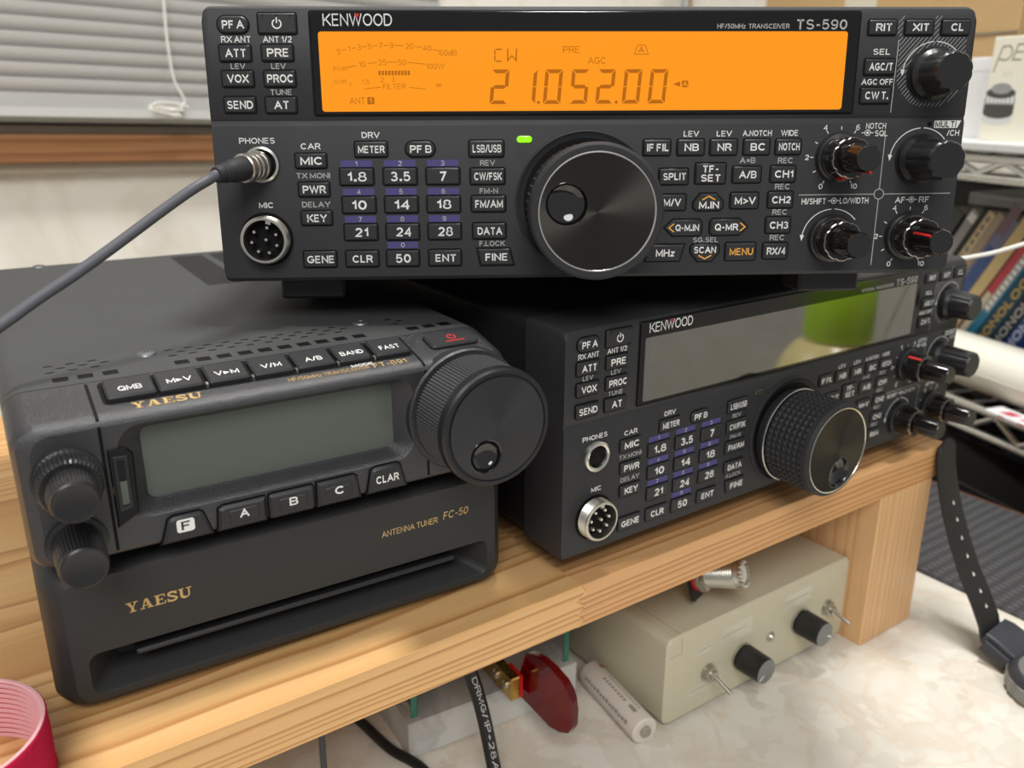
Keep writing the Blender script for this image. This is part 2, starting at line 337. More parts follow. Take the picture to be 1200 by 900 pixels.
def ribbon(pts, w, closed=False):
    P = [Vector(p) for p in pts]; n = len(P); V = []; F = []
    for i in range(n):
        a = (P[i] - P[i - 1]) if (i or closed) else (P[1] - P[0]); c = (P[(i + 1) % n] - P[i]) if (i < n - 1 or closed) else (P[-1] - P[-2])
        if a.length < 1e-9: a = c
        if c.length < 1e-9: c = a
        a = a.normalized(); c = c.normalized(); na, nc = Vector((-a.y, a.x)), Vector((-c.y, c.x)); m = na + nc
        m = na if m.length < 1e-3 else m.normalized(); k = min(1 / max(m.dot(na), 0.25), 1.9)
        V += [tuple(P[i] + m * k * w / 2), tuple(P[i] - m * k * w / 2)]
    for i in range(n if closed else n - 1): j = (i + 1) % n; F.append([2 * i, 2 * i + 1, 2 * j + 1, 2 * j])
    return V, F
def glyphs(t, bold):
    key = (t, bold)
    if key not in _g:
        w = 0.125 + bold * 2.3; VS = []; FS = []; x = 0.0
        for ch in t:
            if ch == ' ': x += 0.30; continue
            gw, st = FONT[ch]
            if ch == '►': b0 = len(VS); VS += [(x, .1), (x + .8, .45), (x, .8)]; FS.append([b0, b0 + 1, b0 + 2]); x += .95; continue
            ww = w
            if ch in '8B69S35E': w = ww * (.74 if ch == '8' else .86)
            for s in st:
                ew = w * 1.05 if len(s) == 2 and s[0][0] == s[1][0] and gw == 0 and ch == '.' else w
                q = [(x + w / 2 + px * gw, w / 2 + pz * (1 - w)) for px, pz in s]
                if len(s) == 2 or (s[0] != s[-1]):      # carry the free ends out to the edge of the box
                    if ch in 'AVWXYKMNHIJLTRZEFDBPU47/': 
                        def push(p, o):
                            d = (Vector(p) - Vector(o)); 
                            return tuple(Vector(p) + d.normalized() * w / 2) if d.length > 1e-6 and (abs(d.y) > .3 * abs(d.x)) else p
                        q[0] = push(q[0], q[1]); q[-1] = push(q[-1], q[-2])
                if ch == '.': q = [(q[0][0] + .06, 0), (q[0][0] + .06, w * 1.3)]; 
                V, F = ribbon(q, w * (1.35 if ch == '.' else 1)); b0 = len(VS); VS += V; FS += [[i + b0 for i in f] for f in F]
            w = ww; x += gw + w + (0.24 if ch == '.' else 0.13)
        xs = [v[0] for v in VS] or [0]; _g[key] = (VS, FS, min(xs), max(xs))
    return _g[key]
def thing(name, label, cat, T=None, group=None):
    o = bpy.data.objects.new(name, None); COL.objects.link(o); o.empty_display_size = 0.02
    if T is not None:
        T = T.copy(); t = T.translation; T.translation = W(*t); o.matrix_world = T
    else: o.location = W(0, 0, 0)
    o['label'] = label; o['category'] = cat
    if group: o['group'] = group
    return o
def tag(o, label, cat, group=None):
    o['label'] = label; o['category'] = cat
    if group: o['group'] = group
    return o
def place(o, T):                # put a top-level mesh whose vertices are in its own frame
    T = T.copy(); t = T.translation; T.translation = W(*t); o.matrix_world = T; return o
def frame(x, y, z, yaw=0.0): return Matrix.Translation((x, y, z)) @ Matrix.Rotation(math.radians(yaw), 4, 'Z')

# ------------------------------------------------------------------ the room
wu = Vector((0.9955, 0.0902, -0.0297)).normalized(); wn = Vector((-0.0902, 0.9959, 0)).normalized(); ww = wu.cross(wn).normalized()
WALL = fr((-100, 620, 0), wu, wn, ww)
def struct(o): o['kind'] = 'structure'; return o
b = MB(); b.box(-1600, 1800, -1500, 900, -40, 0, 'floor'); struct(place(b.build('floor'), frame(0, 0, FLOOR)))
b = MB(); b.box(-1400, 1700, 0, 60, -841, 1700, 'wall'); struct(place(b.build('wall_back'), fr((-100, 620, 0), (0.9959, 0.0902, 0), (-0.0902, 0.9959, 0), (0, 0, 1))))
b = MB()                       # stained board under the window and the grey frame above and below it
b.box(-700, 420, -22, 4, 121, 144, 'sill', c=1.5); struct(place(b.build('trim_1'), WALL))
b = MB(); b.box(-700, 420, -12, 4, 112, 121, 'trim_grey', c=1); struct(place(b.build('trim_2'), WALL))
b = MB(); b.box(-700, 420, -10, 4, 144, 152, 'trim_grey', c=1); b.box(-700, 420, -6, 4, 151, 700, 'trim_grey'); b.box(-700, 420, -14, -8, 151.5, 153.5, 'steel_dark'); struct(place(b.build('window_1'), WALL))
t = thing('window_blind', 'closed grey-white slatted blind over the window on the back wall', 'blind', WALL)
b = MB(); a = math.radians(66)
for k in range(40):
    z = 170 + k * 11.5; L = []
    for j in range(5):
        q = (j - 2) / 2 * 7.6; bow = 1.3 * (1 - ((j - 2) / 2) ** 2)
        y, zz = -26 + q * -math.cos(a) - bow * math.sin(a), z + q * math.sin(a) - bow * math.cos(a)
        L.append((y, zz))
    P = [(y, zz) for y, zz in L] + [(y + 0.5, zz - 0.1) for y, zz in L[::-1]]
    b.loft([[(-690, y, zz) for y, zz in P], [(410, y, zz) for y, zz in P]], 'slat')
b.build('slats', t)
b = MB(); b.box(-690, 410, -36, -18, 158.5, 166, 'slat', r=2.5); b.build('bottom_rail', t)
b = MB(); b.tube([(115, -40, 560), (115, -40, 300), (114.5, -40, 240), (115.3, -40, 212), (118, -40, 190), (123.5, -41, 178), (124.5, -41, 172), (119, -42, 168), (112, -43, 167)], 1.0, 'cord', n=8)
for k in range(7):
    cx, cz = 112 + random.uniform(-7, 7), 166 + random.uniform(-3, 4)
    b.tube([(cx + 7 * math.cos(x) * (1 + .2 * k % 2), -42 - k * .6, cz + 3.2 * math.sin(x + k)) for x in [i * PI / 4 for i in range(8)]], 0.9, 'cord', n=6)
b.build('pull_cord', t)

b = MB(); b.box(1500, 1560, -1500, 760, 0, 2541, 'wall'); struct(place(b.build('wall_right'), frame(0, 0, FLOOR)))
# desk with marble pattern top
t = thing('desk', 'cream marble-patterned desk carrying the wooden stand', 'desk', frame(0, 0, -121))
b = MB(); b.box(-700, 452, -300, 550, -25, 0, 'desk'); b.build('desk_top', t)
b = MB(); b.box(452.2, 458, -300, 550, -25, 0, 'brown_edge'); b.build('edge_band', t, label='brown edge strip')
for x in (-670, 400):
    for y in (-280, 490): b = MB(); b.box(x, x + 45, y, y + 45, -720, -25, 'steel_dark', c=1); b.build('leg', t)
# woven mat
k = NT('woven_dark_mat'); tc = k.n('ShaderNodeTexCoord'); mp = k.n('ShaderNodeMapping'); mp.inputs['Scale'].default_value = (1, 1, 1)
wx = k.n('ShaderNodeTexWave', wave_type='BANDS', bands_direction='X'); wx.inputs['Scale'].default_value = 62; wx.inputs['Distortion'].default_value = 0.6
wy = k.n('ShaderNodeTexWave', wave_type='BANDS', bands_direction='Y'); wy.inputs['Scale'].default_value = 40; wy.inputs['Distortion'].default_value = 0.6
k.l(tc.outputs['Object'], wx.inputs[0]); k.l(tc.outputs['Object'], wy.inputs[0])
mu = k.n('ShaderNodeMath', operation='MULTIPLY'); k.l(wx.outputs['Fac'], mu.inputs[0]); k.l(wy.outputs['Fac'], mu.inputs[1])
mx = k.n('ShaderNodeMix', data_type='RGBA'); mx.inputs['A'].default_value = lin((50, 50, 52)); mx.inputs['B'].default_value = lin((88, 88, 90)); k.l(mu.outputs[0], mx.inputs['Factor']); k.l(mx.outputs['Result'], k.b.inputs['Base Color'])
bp = k.n('ShaderNodeBump'); bp.inputs['Strength'].default_value = 0.8; bp.inputs['Distance'].default_value = 0.0012; k.l(mu.outputs[0], bp.inputs['Height']); k.l(bp.outputs[0], k.b.inputs['Normal']); k.val('Roughness', 0.8)
M['mat'] = k.m
b = MB(); T = Matrix.Rotation(math.radians(-90), 4, 'X')
b.prism([(0, -330), (139.6, -330), (139.6, 180), (6, 180)], -2.5, 0, 'mat', c=0.8, T=Matrix.Rotation(math.radians(-90), 4, 'X'))
o = b.build('desk_mat'); place(o, frame(312, 0, -121)); tag(o, 'dark grey woven mat on the right side of the desk, behind the watch', 'mat')

# wooden stand
t = thing('wooden_stand', 'pale pine stand with thick boards, carrying the radios', 'stand', frame(0, 0, -121))
M['pine_a'] = mat_wood('pine_board', 0.3, ((222, 178, 122), (216, 168, 110), (180, 128, 76)), (130, -150), 300)
M['pine_b'] = mat_wood('pine_board_reddish', 5.3, ((216, 168, 116), (208, 157, 103), (174, 118, 72)), (150, -130), 270)
M['pine_c'] = mat_wood('pine_end_panel', 9.1, ((220, 180, 132), (216, 172, 124), (202, 154, 106)), (-160, 560), 260, axis='Z', wob=0.006)
b = MB(); zig = [(7 + (2.2 if i % 2 else -2.2), z) for i, z in enumerate((92, 95, 98, 101, 104, 107.5))] + [(7, 111)]
b.prism([(-420, 92)] + zig[:1] + zig[1:] + [(-420, 111)], -5, 345, 'pine_a', c=0.35)
b.prism([(270, 92), (270, 111)] + zig[::-1], -5, 345, 'pine_b', c=0.35); b.build('top_board', t)
b = MB(); b.box(213, 261.5, -5, 330, 0, 91.9, 'pine_c', c=0.5); b.build('leg', t)
b = MB(); b.box(-410, -362, -5, 330, 0, 91.9, 'pine_c', c=0.5); b.build('leg', t)

# ------------------------------------------------------------------ the two large transceivers
PFR = 0.95     # button height
BTN = [  # text, cx, cz, w, h, shape, cap height, text width, colour
 ('PF A', 10.5, 88.0, 10.4, 5.4, 'pill', 2.6, 7.4, 'white'), ('power', 25.4, 88.4, 12.8, 6.5, 'rect', 0, 0, 'white'),
 ('ATT', 10.5, 78.9, 10.6, 5.2, 'rect', 2.7, 6.9, 'white'), ('PRE', 24.8, 79.0, 10.6, 5.2, 'rect', 2.7, 7.2, 'white'),
 ('VOX', 10.7, 70.6, 10.6, 5.2, 'rect', 2.7, 7.4, 'white'), ('PROC', 25.0, 70.6, 10.6, 5.2, 'rect', 2.7, 8.8, 'white'),
 ('SEND', 10.7, 62.0, 10.6, 5.2, 'rect', 2.7, 8.8, 'white'), ('AT', 24.8, 61.9, 10.6, 5.3, 'rect', 2.7, 5.0, 'white'),
 ('MIC', 33.8, 43.0, 10.9, 5.0, 'rect', 2.7, 7.6, 'white'), ('PWR', 34.3, 33.1, 10.9, 5.0, 'rect', 2.7, 8.2, 'white'), ('KEY', 34.6, 23.0, 10.9, 5.0, 'rect', 2.7, 7.2, 'white'),
 ('GENE', 34.9, 8.2, 11.8, 5.8, 'rect', 2.7, 9.6, 'white'), ('CLR', 50.2, 8.2, 11.8, 5.8, 'rect', 2.7, 7.4, 'white'), ('50', 65.0, 8.2, 11.8, 5.8, 'rect', 3.2, 5.4, 'white'), ('ENT', 80.4, 8.2, 11.8, 5.8, 'rect', 2.7, 7.4, 'white'),
 ('METER', 55.2, 46.8, 11.4, 5.2, 'rect', 2.5, 9.4, 'white'), ('PF B', 72.6, 46.8, 10.4, 5.3, 'pill', 2.6, 7.6, 'white'),
 ('1.8', 49.7, 37.4, 11.9, 5.8, 'rect', 3.3, 6.7, 'white'), ('3.5', 65.1, 37.4, 11.9, 5.8, 'rect', 3.3, 6.9, 'white'), ('7', 80.4, 37.4, 11.9, 5.8, 'rect', 3.3, 2.4, 'white'),
 ('10', 50.0, 27.5, 11.9, 5.8, 'rect', 3.3, 5.2, 'white'), ('14', 65.2, 27.5, 11.9, 5.8, 'rect', 3.3, 5.3, 'white'), ('18', 80.4, 27.5, 11.9, 5.8, 'rect', 3.3, 5.2, 'white'),
 ('21', 50.2, 17.8, 11.9, 5.8, 'rect', 3.3, 5.0, 'white'), ('24', 65.3, 17.8, 11.9, 5.8, 'rect', 3.3, 5.6, 'white'), ('28', 80.5, 17.8, 11.9, 5.8, 'rect', 3.3, 5.6, 'white'),
 ('LSB/USB', 96.1, 46.8, 12.3, 5.6, 'rect', 2.7, 10.2, 'white'), ('CW/FSK', 96.4, 37.2, 12.3, 5.6, 'rect', 2.7, 10.0, 'white'), ('FM/AM', 96.6, 27.5, 12.3, 5.6, 'rect', 2.7, 10.0, 'white'), ('DATA', 96.8, 17.8, 12.0, 5.6, 'rect', 2.7, 9.0, 'white'), ('FINE', 99.0, 8.3, 13.4, 6.0, 'slantL', 2.7, 8.0, 'white'),
 ('IF FIL', 157.5, 46.8, 9.8, 5.4, 'rect', 2.6, 7.8, 'white'), ('NB', 169.8, 46.8, 9.8, 5.4, 'rect', 2.6, 5.2, 'white'), ('NR', 181.8, 46.8, 9.8, 5.4, 'rect', 2.6, 5.2, 'white'), ('BC', 193.9, 46.8, 9.5, 5.4, 'rect', 2.6, 5.2, 'white'), ('NOTCH', 205.5, 46.8, 9.2, 5.3, 'rect', 2.6, 7.6, 'white'),
 ('SPLIT', 164.0, 36.6, 10.6, 5.5, 'rect', 2.5, 8.2, 'white'), ('TF-|SET', 177.5, 37.6, 11.1, 7.2, 'rect', 2.5, 7.0, 'white'), ('A/B', 190.9, 37.1, 10.4, 5.7, 'rect', 2.6, 6.4, 'white'), ('CH1', 204.3, 37.2, 9.2, 5.7, 'rect', 2.6, 6.8, 'white'),
 ('M/V', 163.6, 27.4, 10.6, 5.6, 'rect', 2.6, 6.4, 'white'), ('M.IN', 177.2, 27.4, 11.1, 6.0, 'up', 2.5, 7.4, 'white'), ('M>V', 190.6, 27.8, 10.4, 5.6, 'rect', 2.6, 7.8, 'white'), ('CH2', 204.0, 28.0, 9.2, 5.7, 'rect', 2.6, 6.9, 'white'),
 ('Q-M.IN', 168.3, 18.2, 13.8, 5.8, 'left', 2.4, 8.8, 'white'), ('Q-MR', 185.3, 18.3, 14.0, 5.8, 'right', 2.5, 8.8, 'white'), ('CH3', 203.8, 18.8, 9.2, 5.7, 'rect', 2.6, 6.9, 'white'),
 ('MHz', 161.8, 9.0, 14.4, 6.0, 'slantR', 2.6, 7.2, 'white'), ('SCAN', 176.8, 9.0, 10.6, 6.4, 'down', 2.4, 8.2, 'white'), ('MENU', 190.3, 9.2, 11.4, 6.4, 'rect', 2.6, 8.8, 'amber'), ('RX/4', 203.4, 9.3, 9.2, 5.7, 'rect', 2.6, 6.9, 'white'),
 ('RIT', 236.1, 87.1, 9.9, 4.9, 'rect', 2.5, 5.6, 'white'), ('XIT', 249.3, 87.1, 9.9, 4.9, 'rect', 2.5, 5.8, 'white'), ('CL', 262.5, 87.1, 9.9, 4.9, 'rect', 2.5, 4.4, 'white'),
 ('AGC/T', 236.4, 74.0, 10.7, 5.2, 'rect', 2.6, 8.4, 'white'), ('CW T.', 235.9, 64.3, 10.8, 5.3, 'rect', 2.6, 8.4, 'white')]
LBL = [  # text, cx, cz(mid), cap height, width, colour
 ('RX ANT', 11.0, 83.5, 2.2, 9.9, 'white'), ('ANT 1/2', 25.0, 83.5, 2.2, 9.8, 'white'), ('LEV', 11.0, 74.8, 2.0, 5.0, 'grey'), ('LEV', 24.8, 74.8, 2.0, 5.0, 'grey'), ('TUNE', 25.0, 66.3, 2.0, 7.2, 'grey'),
 ('PHONES', 15.4, 50.1, 2.1, 12.4, 'white'), ('MIC', 16.8, 27.8, 2.1, 5.0, 'white'), ('CAR', 34.0, 48.1, 2.2, 7.0, 'white'), ('TX MONI', 34.3, 38.0, 2.0, 11.8, 'grey'), ('DELAY', 34.7, 27.9, 2.1, 10.2, 'grey'),
 ('DRV', 55.3, 51.8, 2.2, 6.4, 'white'), ('REV', 96.5, 42.0, 2.0, 5.4, 'grey'), ('FM-N', 96.8, 32.2, 2.0, 6.6, 'grey'), ('F.LOCK', 97.8, 13.3, 2.0, 9.4, 'grey'),
 ('LEV', 169.9, 51.6, 2.1, 5.6, 'white'), ('LEV', 181.9, 51.6, 2.1, 5.6, 'white'), ('A.NOTCH', 193.9, 51.7, 2.1, 10.6, 'white'), ('WIDE', 205.7, 51.7, 2.1, 6.2, 'white'),
 ('A=B', 191.0, 42.2, 2.1, 5.8, 'grey'), ('REC', 204.9, 42.1, 2.1, 5.4, 'grey'), ('REC', 204.5, 32.8, 2.1, 5.4, 'grey'), ('REC', 204.2, 23.6, 2.1, 5.4, 'grey'), ('REC', 203.9, 14.3, 2.1, 5.4, 'grey'), ('SG.SEL', 177.0, 13.7, 2.0, 9.2, 'grey'),
 ('SEL', 236.8, 79.2, 2.1, 6.0, 'white'), ('AGC OFF', 236.2, 69.1, 2.1, 11.4, 'white'),
 ('NOTCH', 237.4, 54.0, 2.2, 7.4, 'white'), ('SQL', 239.6, 51.4, 2.2, 4.6, 'white'), ('/CH', 266.3, 51.4, 2.2, 4.6, 'white'),
 ('HI/SHIFT', 216.7, 27.4, 2.3, 9.0, 'white'), ('LO/WIDTH', 231.9, 27.5, 2.3, 10.8, 'white'), ('AF', 249.2, 27.6, 2.3, 3.6, 'white'), ('RF', 258.3, 27.7, 2.3, 3.8, 'white')]
def seg7(b, bits, x0, z0, w, h, th, sl, m, y):
    # bits: a top, b upper right, c lower right, d bottom, e lower left, f upper left, g middle
    g = 0.22; H = h / 2
    def pt(x, z): return (x0 + x + sl * z, z0 + z)
    def hor(z, up):
        e = th
        if up == 0: P = [(th * .5 + g, z), (th + g, z + th / 2), (w - th - g, z + th / 2), (w - th * .5 - g, z), (w - th - g, z - th / 2), (th + g, z - th / 2)]
        elif up > 0: P = [(g, h), (w - g, h), (w - th - g, h - th), (th + g, h - th)]
        else: P = [(g, 0), (w - g, 0), (w - th - g, th), (th + g, th)]
        b.flat([pt(*p) for p in P], y, m)
    def ver(right, top):
        a, c = (H + g * .6, h - g) if top else (g, H - g * .6)
        if right: P = [(w, a if not top else a + 0), (w, c), (w - th, c - (th if top else 0)), (w - th, a + (0 if top else th))] if top else [(w, a), (w, c), (w - th, c), (w - th, a + th)]
        else: P = [(0, a), (0, c), (th, c - th), (th, a)] if top else [(0, a), (0, c), (th, c), (th, a + th)]
        b.flat([pt(*p) for p in P], y, m)
    if 'a' in bits: hor(0, 1)
    if 'd' in bits: hor(0, -1)
    if 'g' in bits: hor(H, 0)
    if 'b' in bits: ver(1, 1)
    if 'c' in bits: ver(1, 0)
    if 'f' in bits: ver(0, 1)
    if 'e' in bits: ver(0, 0)
def arc_pts(cx, cz, r, a0, a1, n=18): return [(cx + r * math.cos(math.radians(a0 + (a1 - a0) * i / n)), cz + r * math.sin(math.radians(a0 + (a1 - a0) * i / n))) for i in range(n + 1)]
_bm = {}
def button(parent, spec):
    txt, cx, cz, w, h, shp, ch, tw, col = spec; key = (txt, cx)
    if key not in _bm:
        b = MB(); x0, x1, z0, z1 = -w / 2, w / 2, -h / 2, h / 2
        P = {'rect': lambda: rrect(x0, x1, z0, z1, 0.55, 3), 'pill': lambda: rrect(x0, x1, z0, z1, h / 2, 8),
             'slantL': lambda: [(x0 + 1.2, z0), (x1, z0), (x1 - 1.6, z1), (x0, z1)], 'slantR': lambda: [(x0, z0), (x1 - 1.6, z0), (x1, z1), (x0, z1)],
             'up': lambda: [(x0, z0 + 1), (x0 + 1.2, z0), (x1 - 1.2, z0), (x1, z0 + 1), (x1, 0), (x1 - 2.6, z1), (x0 + 2.6, z1), (x0, 0)],
             'down': lambda: [(x0, 0), (x0 + 2.6, z0), (x1 - 2.6, z0), (x1, 0), (x1, z1 - 1), (x1 - 1.2, z1), (x0 + 1.2, z1), (x0, z1 - 1)],
             'left': lambda: [(x0, 0), (x0 + 3, z0), (x1 - 1, z0), (x1, z0 + 1), (x1, z1 - 1), (x1 - 1, z1), (x0 + 3, z1)],
             'right': lambda: [(x1, 0), (x1 - 3, z1), (x0 + 1, z1), (x0, z1 - 1), (x0, z0 + 1), (x0 + 1, z0), (x1 - 3, z0)]}[shp]()
        b.prism(inset(P, -0.45), -0.12, 0.0, 'dark')
        b.prism(P, -PFR, 0.3, 'button', c=0.45)
        y = -PFR - 0.04
        if txt == 'power':
            b.stroke(arc_pts(0, -0.2, 1.45, 120, 420, 20), 0.42, y, 'white'); b.stroke([(0, 0.0), (0, 1.9)], 0.42, y, 'white')
            for q in (-4.6, 0, 4.6): b.flat([(q - .35, z1 - .55), (q + .35, z1 - .55), (q, z1 - 1.5)], y, 'dark')
        elif '|' in txt:
            a, c = txt.split('|'); b.text(a, -0.2, 0.35, ch, col, y, w=5.6, bold=0.03); b.text(c, 0, -ch - 0.35, ch, col, y, w=tw, bold=0.03)
        elif shp == 'up': b.text(txt, 0.2, -2.3, ch, col, y, w=tw, bold=0.03); b.stroke([(-2.4, 0.8), (0, 2.1), (2.4, 0.8)], 0.45, y, 'amber')
        elif shp == 'down': b.text(txt, 0, -0.2, ch, col, y, w=tw, bold=0.03); b.stroke([(-2.4, -1.0), (0, -2.3), (2.4, -1.0)], 0.45, y, 'amber')
        elif shp == 'left': b.text(txt, 1.4, -ch / 2, ch, col, y, w=tw, bold=0.03); b.stroke([(-3.5, 1.5), (-5.4, 0), (-3.5, -1.5)], 0.45, y, 'amber')
        elif shp == 'right': b.text(txt, -0.9, -ch / 2, ch, col, y, w=tw, bold=0.03); b.stroke([(4.1, 1.5), (6.0, 0), (4.1, -1.5)], 0.45, y, 'amber')
        else: b.text(txt, 0.2, -ch / 2, ch, col, y, w=tw, bold=0.03)
        _bm[key] = b.build('button', parent, at=(0, 0, 0)); o = _bm[key]
    else:
        o = _bm[key].copy(); COL.objects.link(o); o.parent = parent
    o.location = (cx * S, 0, cz * S); return o
def flute(nf, d0, depth=0.07):
    def f(i, n, d):
        if d < d0: return 1.0
        a = (i / n * nf) % 1.0; return 1.0 - depth * max(0.0, math.cos(2 * PI * a)) ** 2
    return f
def single_knob(parent, x, z, L, ang=None):
    b = MB(); b.lathe([(0, 9.2), (0.6, 9.2), (0.6, 8.7), (2.6, 8.7), (3.4, 8.0), (4.2, 7.4), (L - 0.8, 6.7), (L, 6.1)], 'knob', n=72, rf=flute(10, 4.0, 0.05), cap0=False)
    o = b.build('control_knob', parent); o.location = (x * S, 0, z * S); return o
def double_knob(parent, x, z, red_in=None, red_out=None):
    e = MB(); e.lathe([(0, 9.0), (0.5, 9.0), (0.5, 8.6), (2.0, 8.6), (2.6, 7.8)], 'knob', n=56, cap0=False)
    e.lathe([(2.6, 7.5), (3.4, 7.6), (3.4, 7.6), (10.4, 7.0)], 'knob_gloss', n=72, rf=flute(12, 3.5, 0.06), cap0=False, cap1=False)
    e.lathe([(3.2, 7.75), (3.9, 7.75)], 'smoke_chrome', n=56); e.lathe([(10.2, 7.25), (11.2, 7.2), (11.4, 6.8)], 'smoke_chrome', n=72, rf=flute(10, 3.5, 0.06), cap0=False, cap1=False); e.lathe([(11.35, 6.85), (11.3, 4.8)], 'knob_gloss', n=72, rf=flute(10, 3.5, 0.06), cap0=False)
    if red_out is not None: e.box(-0.5, 0.5, -10.6, -4.0, 6.9, 7.9, 'red', T=Matrix.Rotation(math.radians(red_out), 4, 'Y'))
    o = e.build('control_knob', parent); o.location = (x * S, 0, z * S)
    b = MB(); b.lathe([(11.5, 5.0), (12.4, 5.2), (13.0, 5.1), (23.6, 4.6), (24.4, 4.1)], 'knob_gloss', n=60, rf=flute(10, 12.9, 0.05), cap0=False, cap1=False)
    b.lathe([(24.4, 4.1), (24.45, 4.05)], 'knob', n=40, cap0=False)
    if red_in is not None: b.box(-0.4, 0.4, -24.0, -13.0, 4.3, 5.15, 'red', T=Matrix.Rotation(math.radians(red_in), 4, 'Y'))
    b.build('inner_knob', o); return o
def transceiver(label, T, lit, grip, dimple, red, mic_roll):
    t = thing('radio_transceiver', label, 'radio', T, 'large stacked radios')
    # front panel: lower part flush, upper part set back a little behind a crease
    b = MB(); prof = lambda x, e: [(x, y, z) for y, z in ((25, 0 + e), (3, 0 + e), (0.9, 0.35 + e), (0, 1.6 + e), (0, 54.6), (0.3, 55.6), (0.75, 56.6), (0.2, 57.7), (0.1, 91.2 - e), (1.4, 93.4 - e), (3.6, 94.4 - e), (25, 94.4 - e))]
    b.loft([prof(0.0 + d, e) for d, e in ((0, 2.2), (0.35, 1.0), (1.2, 0.3), (2.4, 0))] + [prof(270 - d, e) for d, e in ((2.4, 0), (1.2, 0.3), (0.35, 1.0), (0, 2.2))], 'panel')
    yp = -0.05; yu = 0.04     # just in front of the lower and upper faces
    for s, cx, cz, h, w, c in LBL: b.text(s, cx, cz - .05 - h / 2, h * .94, c, yu if cz > 58 else yp, w=w, bold=0.022)
    for i, (cx, cz) in enumerate(((49.7, 41.9), (65.1, 41.9), (80.4, 41.9), (50.0, 32.1), (65.2, 32.1), (80.4, 32.1), (50.2, 22.4), (65.3, 22.4), (80.5, 22.4), (65.1, 13.0))):
        b.flat([(cx - 5.6, cz - 1.2), (cx + 5.6, cz - 1.2), (cx + 5.6, cz + 1.2), (cx - 5.6, cz + 1.2)], yp, 'violet'); b.text('1234567890'[i], cx, cz - 0.9, 1.8, 'grey', yp - .04)
    # dividing lines, scales and arcs at the right
    b.stroke([(242.6, 83), (242.3, 58.5)], 0.28, yu, 'grey'); b.stroke([(241.2, 50.5), (241.0, 31.6)], 0.28, yp, 'grey'); b.stroke([(241.0, 27.9), (240.7, 3.5)], 0.28, yp, 'grey')
    b.stroke([(210.9, 29.6), (239.2, 29.7)], 0.28, yp, 'grey'); b.stroke([(242.8, 29.7), (268.0, 29.8)], 0.28, yp, 'grey'); b.stroke(arc_pts(241, 29.7, 1.8, 0, 360, 28), 0.3, yp, 'grey')
    for cx, cz in ((224.8, 43), (253.5, 14.2)):
        for k, s in ((0, '0'), (1, None), (2, '2'), (3, None), (4, '4'), (5, None), (6, '6'), (10, '10')):
            a = math.radians(240 - 30 * k); c, sn = math.cos(a), math.sin(a)
            b.stroke([(cx + 9.6 * c, cz + 9.6 * sn), (cx + 10.8 * c, cz + 10.8 * sn)], 0.3, yp, 'white')
            if s: b.text(s, cx + 12.0 * c + (0.4 if k == 10 else 0), cz + 12.0 * sn - 0.95, 1.9, 'white', yp)
    for cx, cz, y in ((256.2, 71.3, yu), (254.8, 41.9, yp), (224.4, 13.2, yp)):
        b.stroke(arc_pts(cx, cz, 11.2, 94, 172), 0.32, y, 'white'); b.stroke(arc_pts(cx, cz, 11.2, 88, 40), 0.32, y, 'white'); b.flat([(cx - 11.9, cz + 1.9), (cx - 10.3, cz + 1.7), (cx - 11.2, cz - 0.4)], y, 'white')
    for cx, cz in ((234.5, 51.5), (224.3, 27.4), (253.6, 27.6)):
        b.stroke(arc_pts(cx, cz, 1.0, 0, 360, 18), 0.25, yp, 'white'); b.flat(circle(cx, cz, 0.5, 10), yp, 'white'); b.stroke([(cx - 2.2, cz), (cx - 1, cz)], 0.3, yp, 'white'); b.stroke([(cx + 1, cz), (cx + 2.2, cz)], 0.3, yp, 'white')
    b.flat([(258.9, 53.0), (267.6, 53.0), (268.8, 55.6), (258.9, 55.6)], yp, 'white'); b.text('MULTI', 263.2, 53.2, 2.2, 'button', yp - .05, w=7.8, bold=0.03)
    b.flat(circle(257.2, 54.4, 0.9, 16), yp, 'dark')
    for k in range(66):                                        # fine slanted hatching round the small tuning knob
        c0 = 176 + k * 1.5                                     # line x - (z-60) = const, x+... ; slope +1
        pts = []
        for i in range(80):
            z = 60.5 + i * 0.39; x = c0 + (z - 60.5) * 0.85
            ins = (242.8 < x < 267.4 and z < 91 and (z > 72 or (x - 255.6) ** 2 + (z - 72.5) ** 2 < 12.8 ** 2)) or (230.6 < x < 243 and 84.2 < z < 91)
            blk = any(abs(x - q) < 5.6 and abs(z - 87.1) < 3.1 for q in (236.1, 249.3, 262.5)) or (x - 256.2) ** 2 + (z - 71.3) ** 2 < 9.6 ** 2
            if ins and not blk: pts.append((x, z))
            else:
                if len(pts) > 2: b.stroke([pts[0], pts[-1]], 0.17, yu, 'grey')
                pts = []
        if len(pts) > 2: b.stroke([pts[0], pts[-1]], 0.17, yu, 'grey')
    # dished ring behind the big knob
    b.lathe([(0.0, 25.4), (0.9, 25.2), (1.1, 24.8), (0.5, 24.0), (0.2, 22.5)], 'panel', 131.8, 27.8, n=72, cap0=False, cap1=False); b.flat(circle(131.8, 27.8, 23, 64), -0.1, 'dark')
    b.flat(rrect(35.9, 228.4, 57.9, 92.6, 1.0, 3), yu - 0.02, 'dark')
    b.build('front_panel', t)
    # glossy display window with the screen in it
    b = MB(); b.prism(rrect(36.6, 227.8, 58.5, 92.2, 0.8, 3), -0.4, 0.3, 'gloss_black', c=0.12)
    b.text('KENWOOD', 52.6, 87.6, 3.9, 'white', -0.44, w=23.6, bold=0.0); b.flat([(51.6, 91.5), (53.4, 91.5), (52.5, 89.9)], -0.48, 'red')
    b.text('HF/50MHz  TRANSCEIVER', 190.0, 86.7, 1.6, 'grey', -0.44, w=25.6); b.text('TS-590', 214.3, 86.4, 3.3, 'grey', -0.44, w=18.0, bold=0.02)
    win = b.build('display_window', t)
